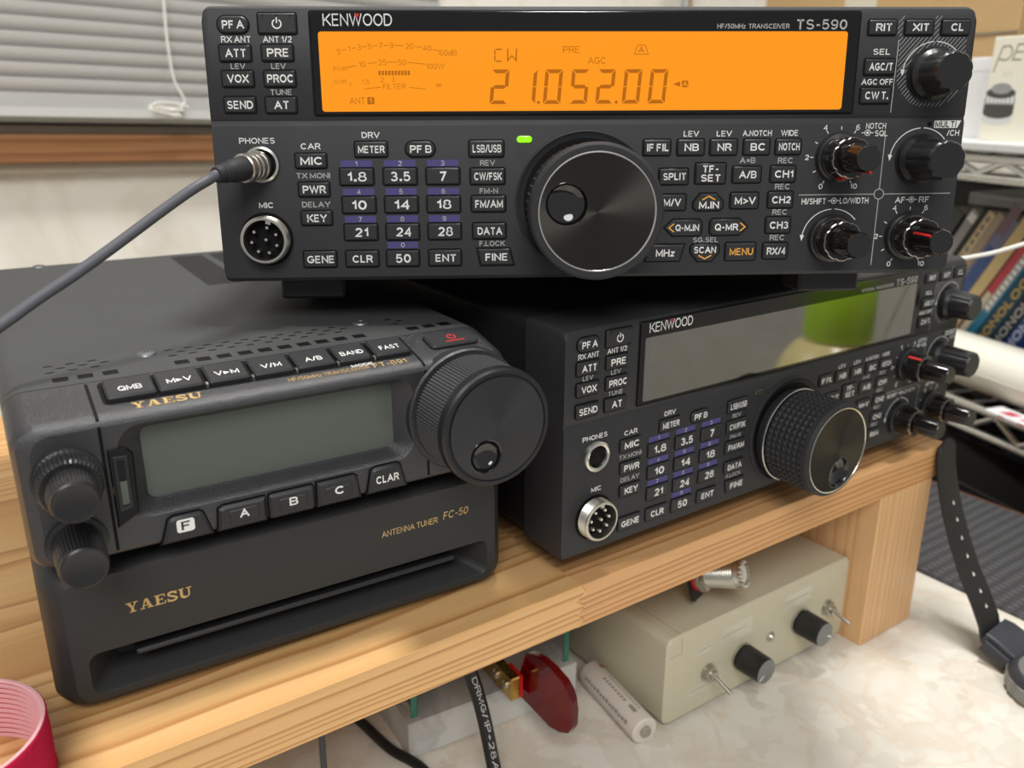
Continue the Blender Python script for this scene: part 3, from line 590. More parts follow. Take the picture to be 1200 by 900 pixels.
    b = MB(); b.prism(rrect(39.0, 223.8, 59.6, 85.8, 1.0, 4), -0.47, -0.35, 'lcd_lit' if lit else 'lcd_off')
    if lit:
        y = -0.52; m = 'lcd_seg'
        dig = {'0': 'abcdef', '1': 'bc', '2': 'abged', '5': 'afgcd'}
        for ch, x in (('2', 97.4), ('1', 107.2), ('0', 116.2), ('5', 125.6), ('2', 134.8), ('0', 144.2), ('0', 153.4)): seg7(b, dig[ch], x, 61.9, 6.2, 11.5, 1.25, 0.085, m, y)
        for x in (114.7, 142.3): b.flat(circle(x, 62.4, 0.55, 12), y, m)
        seg7(b, 'afed', 99.2, 75.9, 3.1, 4.3, 0.45, 0.03, m, y)
        b.stroke([(103.9, 76), (104.0, 80.2)], 0.45, y, m); b.stroke([(106.9, 76), (107.0, 80.2)], 0.45, y, m); b.stroke([(103.9, 76.4), (105.4, 77.9), (106.9, 76.4)], 0.4, y, m)
        b.text('PRE', 126.1, 78.8, 2.2, m, y, w=5.8, bold=0.0); b.text('AGC', 135.1, 75.2, 2.2, m, y, w=6.3, bold=0.0)
        b.stroke([(148.3, 78.3), (153.2, 78.3), (152.1, 81.3), (149.4, 81.3)], 0.25, y, m, closed=True); b.text('A', 150.7, 78.8, 2.0, m, y, bold=0.01)
        b.flat([(162.3, 68.4), (164.9, 67.5), (164.9, 69.3)], y, m); b.flat(rrect(165.5, 167.8, 67.3, 69.6, 0.3, 2), y, m); b.text('A', 166.65, 67.6, 1.7, 'lcd_lit', y - .03, bold=0.02)
        def dash(x0, z0, x1, z1): b.stroke([(x0, z0), (x1, z1)], 0.22, y, m)
        for s, x, z in (('S', 45.8, 79.3), ('1', 49.4, 80.2), ('3', 52.8, 80.7), ('5', 56.4, 81.0), ('7', 60.2, 81.3), ('9', 63.9, 81.3), ('20', 70.0, 81.1), ('40', 76.1, 80.4), ('60dB', 83.3, 78.9)): b.text(s, x, z - 0.9, 1.8, m, y, bold=-0.005)
        for x0, z0, x1, z1 in ((46.8, 79.7, 48.4, 80.0), (50.3, 80.4, 51.8, 80.6), (53.8, 80.8, 55.3, 81), (57.4, 81.1, 59.1, 81.3), (61.2, 81.3, 62.8, 81.3), (65, 81.3, 68, 81.2), (72, 80.9, 74.4, 80.7), (78, 80, 80.6, 79.4)): dash(x0, z0, x1, z1)
        for s, x, z, h in (('PWR', 45.9, 73.7, 1.4), ('10', 53.5, 75.2, 1.8), ('25', 60.5, 75.8, 1.8), ('50', 67.3, 75.8, 1.8), ('100W', 78.8, 74.5, 1.8), ('SWR', 45.8, 69.5, 1.3), ('1', 49.0, 68.5, 1.6), ('1.5', 54.5, 69.5, 1.6), ('2', 60.1, 70.1, 1.6), ('3', 64.0, 70.2, 1.6), ('∞', 79.8, 68.4, 1.8), ('FILTER', 64.4, 67.9, 1.7)): b.text(s, x, z - h / 2, h, m, y, bold=-0.005)
        for x0, z0, x1, z1 in ((48.2, 74.2, 51.6, 74.8), (55.4, 75.5, 58.6, 75.7), (62.4, 75.9, 65.4, 75.9), (69.2, 75.8, 75.4, 75.2), (53.9, 67.1, 59.7, 67.7), (69.4, 67.6, 75.1, 67)): dash(x0, z0, x1, z1)
        for k in range(10): b.flat([(59 + k * 1.12, 71.6), (59.8 + k * 1.12, 71.6), (59.8 + k * 1.12, 73.1), (59 + k * 1.12, 73.1)], y, m)
        b.text('ANT', 51.2, 62.1, 2.2, m, y, w=5.4, bold=0.0); b.flat(rrect(54.7, 57.2, 62.0, 64.4, 0.3, 2), y, m); b.text('1', 55.9, 62.3, 1.8, 'lcd_lit', y - .03, bold=0.03)
    b.build('screen', win)
    # case, feet
    b = MB(); b.box(1.5, 268.5, 25, 275, 1.5, 93.2, 'case', r=3.0, c=1.0); b.build('case', t)
    for x in (17, 219):
        b = MB(); b.box(x, x + 24, 14, 34, -8.6, 0.8, 'case', c=1.0, r=1.2); b.build('foot', t)
    for x in (24, 230):
        b = MB(); b.lathe([(-8, 8), (0, 7.4), (1, 6.6)], 'dark', n=24, T=Matrix.Translation((x, 245, 2)) @ Matrix.Rotation(math.radians(90), 4, 'X')); 
        if not lit: b.build('foot', t)
    for s in BTN: button(t, s)
    b = MB(); b.prism(rrect(107, 112.4, 48.8, 51.1, 1.1, 6), -0.7, 0.2, 'green_led' if lit else 'led_off', c=0.35); b.build('status_light', t, label='lit green indicator light' if lit else None)
    # main tuning knob
    cx, cz, D = 132.4, 26.0, 28.0
    b = MB(); b.lathe([(0.2, 21.0), (3, 21.6), (3.4, 22.3), (4.2, 22.3)], 'rubber', 0, 0, n=72, cap0=False, cap1=False)
    if grip != 'ribs': b.lathe([(4.0, 22.2), (4.7, 22.2), (4.9, 21.9)], 'chrome', n=72, cap0=False, cap1=False)
    if grip == 'ribs':
        b.lathe([(4.2, 22.3), (4.9, 22.7), (22.6, 22.6), (22.8, 21.6)], 'rubber', n=312, cap0=False, cap1=False, rf=lambda i, n, d: 1 - 0.045 * ((i % 6) / 5.0) if 4.5 < d < 22.7 else 1)
        b.lathe([(22.8, 21.2), (23.2, 22.9), (D - 1.6, 22.9), (D - .5, 22.5), (D, 21.8), (D, 19.9)], 'rubber', n=90, cap0=False, cap1=False)
    else:
        n, rows = 46, 7; y0, y1 = 5.0, D - 3.4; V = []; F = []; R0, R1 = 21.1, 22.1
        for j in range(rows + 1):
            for i in range(n): a = 2 * PI * i / n; V.append((R0 * math.cos(a), -(y0 + (y1 - y0) * j / rows), R0 * math.sin(a)))
        for j in range(rows):
            for i in range(n):
                a = 2 * PI * (i + .5) / n; k2 = len(V); V.append((R1 * math.cos(a), -(y0 + (y1 - y0) * (j + .5) / rows), R1 * math.sin(a)))
                p, q, r_, s_ = j * n + i, j * n + (i + 1) % n, (j + 1) * n + (i + 1) % n, (j + 1) * n + i
                F += [[p, q, k2], [q, r_, k2], [r_, s_, k2], [s_, p, k2]]
        b.add(V, F, 'rubber'); b.lathe([(D - 3.4, 21.2), (D - 3.0, 22.0), (D - 1.0, 21.7), (D, 20.8), (D, 19.9)], 'rubber', n=90, cap0=False, cap1=False)
    kn = b.build('tuning_knob', t, sharp=20); kn.location = (cx * S, 0, cz * S)
    b = MB(); hole = circle(dimple[0], dimple[1], 7.0, 48)
    b.holed(circle(0, 0, 19.4, 96), [hole], -D - 0.15, 'spun'); f = b.build('knob_face', kn)
    b = MB(); b.lathe([(D - 0.3, 19.95), (D + 0.3, 19.9), (D + 0.35, 19.5), (D + 0.1, 19.3)], 'chrome', n=96, cap0=False, cap1=False); b.build('rim_ring', kn, label='thin chrome ring')
    b = MB(); b.lathe([(D + 0.2, 7.2), (D + 0.3, 7.0), (D, 6.8), (D - 1.6, 6.2), (D - 2.6, 4.6), (D - 3.0, 2.4), (D - 3.1, 0.05)], 'dimple', dimple[0], dimple[1], n=48, cap0=False); b.build('finger_dimple', kn)
    # small knobs
    single_knob(t, 256.2, 71.4, 15.0); single_knob(t, 254.9, 42.0, 19.5)
    for (x, z), (ri, ro) in zip(((224.8, 42.8), (224.4, 13.6), (253.6, 14.3)), red): double_knob(t, x, z, ri, ro)
    # phone jack and microphone socket
    b = MB(); b.lathe([(-1, 6.6), (0.2, 6.6), (1.2, 6.2), (1.6, 5.4), (1.2, 4.6), (0.2, 4.3)], 'chrome', 16.4, 41.8, n=40, cap0=False, cap1=False); b.lathe([(0.0, 4.4), (0.05, 4.3)], 'dark', 16.4, 41.8, n=32); b.build('headphone_jack', t)
    mx, mz = 16.2, 15.6
    b = MB(); b.flat(circle(mx, mz, 9.6, 40), -0.06, 'dark')
    b.lathe([(0, 8.3), (0.6, 8.5), (1.1, 8.1), (1.7, 8.5), (2.2, 8.1), (2.8, 8.5), (3.3, 8.1), (3.9, 8.5), (4.4, 8.1), (5.0, 8.3), (5.3, 7.9), (5.3, 7.2), (0.4, 7.0)], 'nickel', mx, mz, n=48, cap0=False, cap1=False)
    b.lathe([(0.4, 7.1), (0.45, 7.05)], 'dark', mx, mz, n=40, cap0=False); b.box(mx - 0.9, mx + 0.9, -5.2, -0.5, mz + 6.0, mz + 7.3, 'nickel', T=Matrix.Translation((mx, 0, mz)) @ Matrix.Rotation(mic_roll, 4, 'Y') @ Matrix.Translation((-mx, 0, -mz)))
    ms = b.build('microphone_socket', t)
    for k in range(8):
        r_, a = (0.6, 0.4) if k == 7 else (4.6, mic_roll + math.radians(90 + 32 + k * 49.3))
        b = MB(); b.lathe([(0.4, 0.85), (3.6, 0.85), (4.2, 0.5)], 'chrome', mx + r_ * math.cos(a), mz + r_ * math.sin(a), n=12, cap0=False); b.build('pin', ms)
    return t
TA = fr((-95.652, 80.177, 109.497), (0.84871, -0.52883, 0.00520), (0.52824, 0.84721, -0.05649), (0.02546, 0.05069, 0.99839))
tA = transceiver('large black radio on top of the pile with lit orange display', TA, True, 'ribs', (-10.4, 2.7), ((165, 195), (None, None), (-62, None)), 0.3)
for x, y in ((29, 44), (236, 92)):       # stand blocks under the upper radio, hidden in its shadow
    zz = (TA @ Vector((x, y, 0))).z; b = MB(); b.box(x - 9, x + 9, y - 8, y + 8, -(zz - 94.3) + .6, 1, 'dark', c=0.8); b.build('stand_foot', tA)
tB = transceiver('large black radio with dark unlit display, standing on the wooden stand under another', Matrix.Identity(4), False, 'diamond', (2.2, -11.0), ((None, -40), (None, None), (None, None)), 0.0)

# ------------------------------------------------------------------ compact transceiver and its antenna tuner
FT0 = Matrix.Translation((-176.3, 17, 43)) @ Matrix.Rotation(math.radians(-3), 4, 'Z')
def slab_logo(b, x0, z0, h, w, m, y, T=None):          # wide slab-serif lettering
    G = {'Y': (1.15, [[(0, 1), (.52, 1), (.52, .9), (0, .9)], [(.12, .92), (.4, .92), (.72, .45), (.45, .45)], [(.7, 1), (1.15, 1), (1.15, .9), (.7, .9)], [(.84, .92), (.98, .92), (.7, .45), (.58, .45)], [(.45, .47), (.72, .47), (.72, .08), (.45, .08)], [(.28, .1), (.9, .1), (.9, 0), (.28, 0)]]),
         'A': (1.25, [[(.48, 1), (.62, 1), (.3, .06), (.16, .06)], [(.48, 1), (.76, 1), (1.12, .06), (.8, .06)], [(.3, .38), (.9, .38), (.9, .28), (.3, .28)], [(0, .1), (.45, .1), (.45, 0), (0, 0)], [(.66, .1), (1.25, .1), (1.25, 0), (.66, 0)]]),
         'E': (1.05, [[(.14, .95), (.42, .95), (.42, .05), (.14, .05)], [(0, 1), (1, 1), (1, .9), (0, .9)], [(0, .1), (1.05, .1), (1.05, 0), (0, 0)], [(.4, .56), (.76, .56), (.76, .46), (.4, .46)], [(.9, 1), (1, 1), (1, .7), (.9, .7)], [(.95, 0), (1.05, 0), (1.05, .32), (.95, .32)], [(.68, .66), (.76, .66), (.76, .36), (.68, .36)]]),
         'S': (1.0, []), 'U': (1.25, [[(0, 1), (.52, 1), (.52, .9), (0, .9)], [(.75, 1), (1.25, 1), (1.25, .9), (.75, .9)]])}
    tw = sum(G[c][0] for c in 'YAESU') + 4 * .12; k = w / tw; x = x0
    for c in 'YAESU':
        for P in G[c][1]: b.flat([(x + px * k, z0 + pz * h) for px, pz in P], y, m, T)
        R = {'S': [([(.86, .74)] + _el(.5, .76, .36, .18, 30, 240) + _el(.5, .25, .4, .19, 60, -165), .19), ([(.9, 1), (.9, .66)], .09), ([(.08, 0), (.08, .36)], .09)], 'U': [([(.26, .95), (.26, .34)] + _el(.62, .34, .36, .27, 180, 270, 6), .26), (_el(.62, .34, .37, .29, 270, 360, 6) + [(.99, .95)], .14)]}.get(c, [])
        for pts, wd in R:
            V, F = ribbon(pts, wd); b.add([(x + a * k, y, z0 + d * h) for a, d in V], F, m, T)
        x += (G[c][0] + .12) * k
t = thing('compact_radio', 'small black radio with grey-green screen, resting on the antenna tuner', 'radio', FT0)
b = MB(); b.loft([[(x, y, z) for x, z in rrect(0 + d, 158 - d, 0 + d, 50 - d, 6, 6)] for y, d in ((22.6, 1.0), (22.6, 0.0), (238, 0), (240, 1.5))], 'ft_case')
for x in (16.7, 23.6, 30.7, 52, 58.8, 65.4, 72.3, 79, 85.8, 92.5, 99, 105.8, 112.9, 133.9, 140.5, 147):
    b.box(x - 2.2, x + 2.2, 27.4, 31.4, 49.9, 50.03, 'dark'); b.box(x - 2.2, x + 2.2, 31.4, 31.9, 49.9, 50.12, 'ft_plastic')
for x0, n in ((14.6, 3), (51, 10), (131, 1)):
    for i in range(n):
        for dx, y in ((0, 38.7), (3.3, 42.6), (0, 46.2)): 
            T = Matrix.Translation((x0 + i * 6.4 + dx, y, 50.03)) @ Matrix.Rotation(math.radians(-90), 4, 'X'); b.flat(rrect(-1.4, 1.4, -.6, .6, .59, 4), 0, 'dark', T)
for sx in (88, 108):
    for i in range(40): b.box(sx, sx + 16, 147 + i * 2.1, 148.2 + i * 2.1, 49.9, 50.03, 'dark')
b.build('case', t)
for x, y in ((43.8, 44.6), (120.4, 46.4), (26.5, 236)):
    b = MB(); T = Matrix.Translation((x, y, 50)) @ Matrix.Rotation(math.radians(-90), 4, 'X'); b.lathe([(0, 3.2), (.5, 2.9), (.9, 1.8), (1.0, .9), (.6, .8), (.5, .05)], 'screw', n=28, T=T, cap0=False); b.build('screw', t)
# faceplate
b = MB(); sec = [(22.5, 0.4, 157.6, .4, 49.6, 6), (22, 0, 158, 0, 50, 6), (12, 0, 158, .6, 47.7, 6), (4, .3, 157.7, 2, 46.0, 6), (1.4, 1.4, 156.6, 2.8, 45.2, 6), (0.3, 3.2, 154.8, 3.6, 44.0, 6), (0, 4.5, 153.5, 4.4, 43.0, 6)]
L = [[(x, y, z) for x, z in rrect(x0, x1, z0, z1, r, 6)] for y, x0, x1, z0, z1, r in sec]
b.loft(L, 'ft_plastic', cap1=False)
O, I = rrect(26.5, 119.5, 12.6, 42.2, 7, 8), rrect(33.6, 114.2, 16.0, 38.9, 2.5, 8)
b.holed(rrect(4.5, 153.5, 4.4, 43.0, 6, 6), [O], 0, 'ft_plastic')
b.loft([[(x, y, z) for x, z in q] for q, y in ((O, 0), (inset(O, .5), 0.5), (inset(I, -1.0), 5.0), (I, 6.2))], 'ft_plastic', cap0=False, cap1=False)
for x in (22.6, 124.4): b.box(x - .45, x + .45, -0.06, 0.3, 4.4, 43.0, 'dark'); b.loft([[(x - .45, y, z), (x + .45, y, z)] for y, z in ((-0.06, 43.0), (1.25, 45.35), (4, 46.12), (21, 49.9))], 'dark', cap0=False, cap1=False, closed=False)
TS = fr((0, 13.5, 48.1), (1, 0, 0), (0, .217, -.976), (0, .976, .217))
b.flat(rrect(25.4, 124, -6.3, 7.6, 2, 4), -0.1, 'dark', TS)
slab_logo(b, 32.4, -10.6, 3.4, 19.8, 'gold', -0.12, TS)
b.text('HF/50MHz TRANSCEIVER', 92.4, -10.2, 2.2, 'gold', -.12, TS, w=27.4, bold=.0); b.text('FT-891', 113.6, -10.2, 2.8, 'gold', -.12, TS, w=12, bold=.01); b.text('MODE', 104.4, -7.9, 1.7, 'white', -.14, TS, w=7.6)
b.build('faceplate', t)
b = MB(); b.flat(I, 6.15, 'lcd_grey'); b.build('screen', t)
for x0, x1, s, w in ((26.6, 40.4, 'QMB', 6.6), (41.0, 54.0, 'M►V', 7.4), (55.4, 68, 'V►M', 7.4), (69.4, 82, 'V/M', 6.4), (83.4, 96, 'A/B', 5.8), (97.4, 108.6, 'BAND', 8), (110.4, 123, 'FAST', 7.2)):
    b = MB(); b.prism(rrect(x0, x1, -5.3, 6.0, .8, 3), -1.9, .3, 'button', c=.6, T=TS); b.text(s, (x0 + x1) / 2, -2.4, 2.7, 'white', -1.95, TS, w=w, bold=.015); b.build('button', t)
for x in (54.7, 68.7, 82.7, 96.7, 109.5): b = MB(); b.box(x - .35, x + .35, -1.5, .2, -6.0, -4.4, 'nickel', T=TS); b.build('key_divider', t)
b = MB(); b.prism(rrect(131.6, 150.4, -5.0, 4.6, 1.6, 4), -1.4, .3, 'button', c=.6, T=TS); b.stroke(_el(141.5, .4, 1.5, 1.5, 120, 420, 16), .5, -1.45, 'red', TS); b.stroke([(141.5, .6), (141.5, 2.6)], .5, -1.45, 'red', TS); b.stroke([(138, -2.6), (145.5, -2.6)], .6, -1.45, 'red', TS); b.build('power_button', t, label='black button with red power symbol')
for s, P, cx, w in (('F', [(34.8, 3.0), (49.6, 3.0), (47.4, 10.4), (46.4, 11.2), (38.6, 11.2), (37.2, 10.4)], 41.8, 0), ('A', [(51.4, 3.0), (66.4, 3.0), (66.4, 11), (53.4, 11), (52.0, 10.2)], 59.4, 3), ('B', rrect(67.6, 82.4, 3, 11.2, 1, 3), 75.2, 2.8), ('C', [(83.4, 3.0), (98.4, 3.0), (97.4, 10.6), (96.4, 11.4), (83.6, 11.4)], 90.6, 3), ('CLAR', [(101, 3.2), (115.4, 3.2), (113.4, 11.2), (112.2, 12.2), (104, 12.2), (102.6, 11.2)], 108.1, 8.4)):
    b = MB(); b.prism(inset(P, -.5), -.1, .1, 'dark'); b.prism(P, -1.7, .3, 'button', c=.8)
    if s in 'ABC': b.prism(rrect(cx - 4.6, cx + 4.6, 4.7, 9.3, .8, 3), -2.0, -1.5, 'button', c=.3)
    if s == 'F': b.prism(rrect(39.2, 44.4, 6.0, 10.2, .8, 4), -1.74, -1.6, 'white'); b.text('F', 41.8, 6.7, 2.8, 'button', -1.79, w=2.6, bold=.02)
    else: b.text(s, cx, 6.4, 2.8, 'white', -2.05 if s in 'ABC' else -1.75, w=w, bold=.035)
    b.build('button', t)
b = MB(); b.prism([(23.6, 11.5), (29.8, 15), (30.4, 34), (28.8, 36), (23.6, 36)], -.7, .2, 'gloss_black', c=.4); b.prism([(24.7, 16.4), (28.4, 17.4), (28.6, 33.6), (24.7, 33.8)], -.85, -.6, 'steel_dark', c=.1); b.prism([(25.6, 18), (27.6, 18.4), (27.7, 32.4), (25.6, 32.6)], -.95, -.7, 'gloss_black'); b.prism([(25.7, 18.6), (27.5, 18.9), (27.6, 26), (25.7, 26)], -1.0, -.8, 'lcd_grey'); b.build('indicator_window', t)
fine = lambda i, n, d: 1 - .03 * (i % 2)
e = MB(); e.lathe([(0, 9.4), (1.0, 9.2), (1.4, 8.6), (7.2, 8.5), (8.2, 7.8), (8.2, 6.4)], 'knob', n=120, rf=lambda i, n, d: 1 - .06 * (i % 3 > 1) * (1.2 < d < 7.5), cap0=False)
o = e.build('outer_knob', t); o.location = (12.8 * S, 0, 29.6 * S)
e = MB(); e.lathe([(8, 6.3), (9, 6.6), (15.6, 6.4), (16.2, 6.0), (17.6, 5.9), (18.0, 5.4), (17.6, 4.4), (17.6, .05)], 'knob', n=120, rf=lambda i, n, d: 1 - .06 * (i % 3 > 1) * (9 < d < 15.8), cap0=False); e.build('inner_knob', o)
e = MB(); e.lathe([(0, 8.4), (1, 8.2), (1.4, 6.9), (14.8, 6.6), (15.4, 6.2), (16.6, 6.1), (17.0, 5.6), (16.6, 4.6), (16.6, .05)], 'knob', n=120, rf=lambda i, n, d: 1 - .06 * (i % 3 > 1) * (1.6 < d < 15), cap0=False)
o = e.build('control_knob', t); o.location = (12.4 * S, 0, 9.8 * S)
cx, cz, D = 140.0, 26.2, 22.0
b = MB(); b.lathe([(-3, 22.6), (0.2, 22.4), (1.0, 21.8), (1.0, 20)], 'ft_plastic', cx, cz, n=64, cap0=False, cap1=False); b.build('knob_collar', t)
n, rows = 110, 15; V = []; F = []; R0, R1 = 19.9, 20.75; y0, y1 = 1.2, D - 4
for j in range(rows + 1):
    for i in range(n): a = 2 * PI * i / n; V.append((R0 * math.cos(a), -(y0 + (y1 - y0) * j / rows), R0 * math.sin(a)))
for j in range(rows):
    for i in range(n):
        a = 2 * PI * (i + .5) / n; k2 = len(V); V.append((R1 * math.cos(a), -(y0 + (y1 - y0) * (j + .5) / rows), R1 * math.sin(a))); p, q, r_, s_ = j * n + i, j * n + (i + 1) % n, (j + 1) * n + (i + 1) % n, (j + 1) * n + i
        F += [[p, q, k2], [q, r_, k2], [r_, s_, k2], [s_, p, k2]]
b = MB(); b.add(V, F, 'knurl'); b.lathe([(D - 4, 20.1), (D - 3.6, 20.9), (D - .8, 20.7), (D, 20.0), (D, 18.9), (D - .5, 18.6), (D - .5, 18.0), (D, 17.9)], 'knob', n=96, cap0=False, cap1=False); kn = b.build('tuning_knob', t, sharp=20); kn.location = (cx * S, 0, cz * S)
b = MB(); b.holed(circle(0, 0, 17.95, 90), [circle(-4.8, -9.2, 6.0, 40)], -D - .1, 'knob_face_metal'); b.build('knob_face', kn)
b = MB(); b.lathe([(D + .05, 6.2), (D + .2, 6.0), (D, 5.7), (D - 1.4, 5.3), (D - 2.6, 4.0), (D - 3.2, 2.0), (D - 3.3, .05)], 'dimple', -4.8, -9.2, n=40, cap0=False); b.build('finger_dimple', kn)

t = thing('antenna_tuner', 'black antenna tuner box with long front slot, under the small radio', 'tuner', FT0 @ Matrix.Translation((0, 6, -51)))
b = MB(); sec = [(190, 1, 159, 1, 47, 6), (189, 0, 160, 0, 48, 7), (8, 0, 160, 0, 48, 7), (2.6, 2.2, 158, .8, 47.2, 7), (.5, 4.8, 155.6, 2.2, 45.8, 6.4), (0, 5.6, 154.8, 2.8, 45.2, 6)]
b.loft([[(x, y, z) for x, z in rrect(x0, x1, z0, z1, r, 6)] for y, x0, x1, z0, z1, r in sec], 'tuner', cap1=False)
O, I = rrect(10, 151.5, 4.8, 19.6, 3.6, 6), rrect(19, 143, 8.5, 18.4, 2.5, 6)
b.holed(rrect(5.6, 154.8, 2.8, 45.2, 6, 6), [O], 0, 'tuner'); b.loft([[(x, y, z) for x, z in q] for q, y in ((O, 0), (inset(O, .6), .8), (I, 14))], 'tuner', cap0=False)
slab_logo(b, 22.6, 30.4, 3.5, 19.6, 'gold', -.06); b.text('ANTENNA TUNER', 119.2, 32.4, 2.4, 'gold', -.06, w=22.4, bold=.008); b.text('FC-50', 137.8, 33.0, 3.0, 'gold', -.06, w=10.4, bold=.008, shear=.15)
b.build('housing', t)
b = MB(); b.box(24, 139, 3.0, 14.5, 12.6, 14.6, 'panel', c=.7, r=.8); b.build('slot_ledge', t)
for x in (14, 140):
    for y in (14, 170): b = MB(); b.box(x, x + 10, y, y + 10, -2.0, .6, 'dark', c=.4); b.build('foot', t)
t2 = bpy.data.objects['compact_radio']
for x in (20, 132):
    for y in (30, 180): b = MB(); b.box(x, x + 10, y, y + 10, -3.0, .6, 'dark', c=.4); b.build('foot', t2)

# headphone cable in the upper radio
P0, P1 = Vector((-81.2, 72.8, 151.4)), Vector((-101, 60.2, 149.7)); TP = along(P0, P1)
t = thing('headphone_cable', 'dark grey cable plugged into the headphone jack of the upper radio', 'cable', frame(-81.2, 72.8, 151.4)); inv = Matrix.Translation(-P0)
b = MB(); TP = inv @ TP; Lp = (P1 - P0).length
b.lathe([(.6, 4.10), (.8, 4.92), (2.0, 5.00), (2.2, 4.67), (2.8, 4.67), (3.0, 5.00), (4.4, 5.00), (4.6, 4.59), (5.4, 4.59), (5.6, 4.92), (6.6, 4.92), (6.8, 4.59), (7.4, 4.59), (7.6, 5.00), (9.6, 5.00), (10, 4.59), (10, 0.08)], 'nickel', n=48, T=TP, cap0=False); b.build('plug', t)
b = MB(); b.lathe([(9.6, 3.94), (11, 4.18), (15.0, 3.94), (17.5, 3.03), (18.2, 3.44), (19.0, 2.87), (19.8, 3.28), (20.6, 2.71), (21.4, 3.03), (22.6, 2.79), (Lp, 2.46), (Lp + .3, 1.64)], 'rubber', n=36, T=TP, cap0=False); b.build('strain_relief', t)
b = MB(); b.tube([Vector(p) - P0 for p in ((-99.5, 61.1, 149.9), (-101, 60.2, 149.7), (-103.7, 60.1, 148.2), (-109.7, 58.2, 145.6), (-120.2, 56.6, 139.7), (-134.7, 53.1, 131.4), (-148.5, 49.3, 123.9), (-160.1, 46.1, 118.2), (-171.2, 42.4, 112.4), (-184.9, 36.8, 106.5), (-215, 25, 98), (-250, 8, 60), (-262, 0, 10), (-275, 10, -8))], 1.75, 'cable', n=14); b.build('cord', t)

# ring of red fleece tape
b = MB(); T = Matrix.Rotation(math.radians(-90), 4, 'X'); nn = 180
rz = lambda i, n, d: 1 + .006 * random.uniform(-1, 1)
b.lathe([(0, 24.0), (0, 25.6)] , 'pink_fuzz', n=nn, T=T, cap0=False, cap1=False)
b.lathe([(0, 25.6)] + [(.5 + i * 19 / 14, 25.9) for i in range(15)] + [(20, 25.5)], 'pink_fuzz', n=nn, T=T, cap0=False, cap1=False, rf=rz)
b.lathe([(20, 25.5), (20.1, 24.6), (19.6, 24.2)], 'pink_rib', n=nn, T=T, cap0=False, cap1=False)
for i in range(11):
    z = 19.6 - i * 1.78; b.lathe([(z, 24.2), (z - .6, 24.6)], 'pink_fuzz', n=72, T=T, cap0=False, cap1=False); b.lathe([(z - .6, 24.6), (z - .8, 24.0), (z - 1.5, 24.0), (z - 1.78, 24.2)], 'pink_rib', n=72, T=T, cap0=False, cap1=False)
o = b.build('tape_ring'); place(o, frame(-205.5, 8.5, -10)); tag(o, 'red fleece tape ring with ribbed pink inside, on the wooden stand', 'tape')

# ------------------------------------------------------------------ under the stand
t = thing('control_box', 'beige steel control box with two black knobs, under the wooden stand', 'control box', frame(72, 7.8, -121))
b = MB(); b.prism(rrect(0, 141, 2.5, 51.5, 4.0, 5), 0, 110, 'beige', c=1.2, back=1.2)
b.stroke([(1.4, 41.2), (9.6, 41.4), (9.0, 50.2)], .28, -.04, 'seam'); b.box(8.9, 9.2, 1.2, 109, 51.4, 51.54, 'seam'); b.build('housing', t)
for x0, x1, z0, z1 in ((20, 33, 35.0, 40), (36, 60, 34, 44), (84, 108, 36, 45.4), (16, 40, 12.5, 17.5)):
    b = MB(); b.flat([(x0, z0), (x1, z0 + .2), (x1, z1), (x0, z1 - .2)], -.05, 'tape')
    b.stroke([(x0 + 2, (z0 + z1) / 2), (x1 - 3, (z0 + z1) / 2 + .2)], 0.9, -.09, 'tape_ink'); b.build('label_tape', t)
for x, z, tip in ((29.2, 22.6, (10.5, -13.5, -10)), (124.2, 24.8, (11, -15, -8))):
    b = MB(); b.lathe([(0, 4.7), (.7, 4.7), (.7, 4.2), (1.2, 4.1), (1.2, 3.6)], 'nickel', x, z, n=30); b.lathe([(1.2, 4.0), (3.2, 4.0), (3.5, 3.6), (3.5, 2.6)], 'nickel', x, z, n=6); b.lathe([(3.5, 2.6), (5.4, 2.4), (5.6, 1.8)], 'nickel', x, z, n=24)
    sw = b.build('toggle_switch', t)
    p0 = Vector((x, -4.5, z)); p1 = p0 + Vector((tip[0] * .12, -10.0, tip[2] * .45)); b = MB(); b.tube([p0, p0.lerp(p1, .5), p0.lerp(p1, .9), p1], 1.0, 'nickel', n=12, res=1); b.build('lever', sw)
for x, z, a in ((54.1, 21.9, 215), (100.2, 25.4, -28)):
    b = MB(); b.lathe([(0, 6.2), (.4, 6.2), (1.6, 5.9), (1.6, 6.5), (2.2, 7.2), (14.6, 6.9), (16.2, 6.6)], 'knob', x, z, n=90, cap0=False, cap1=False, rf=lambda i, n, d: 1 - .03 * (i % 3 > 1) * (2 < d < 14.8)); b.lathe([(16.2, 6.6), (16.5, 6.1)], 'knob_cap', x, z, n=48, cap0=False)
    c, s = math.cos(math.radians(a)), math.sin(math.radians(a)); b.stroke([(x + 2.6 * c, z + 2.6 * s), (x + 6.2 * c, z + 6.2 * s)], .8, -16.56, 'white'); b.lathe([(.2, 7.3), (1.3, 7.2)], 'nickel', x, z, n=40, cap1=False); b.build('control_knob', t)
b = MB(); b.lathe([(0, 2.9), (.6, 2.8), (.8, 2.2), (1.8, 1.6), (2.2, .6)], 'nickel', 76.4, 24.5, n=28); b.build('indicator_light', t)
for x in (6, 123):
    for y in (5, 92): b = MB(); b.box(x, x + 12, y, y + 12, 0, 3.0, 'dark', c=.5); b.build('foot', t)

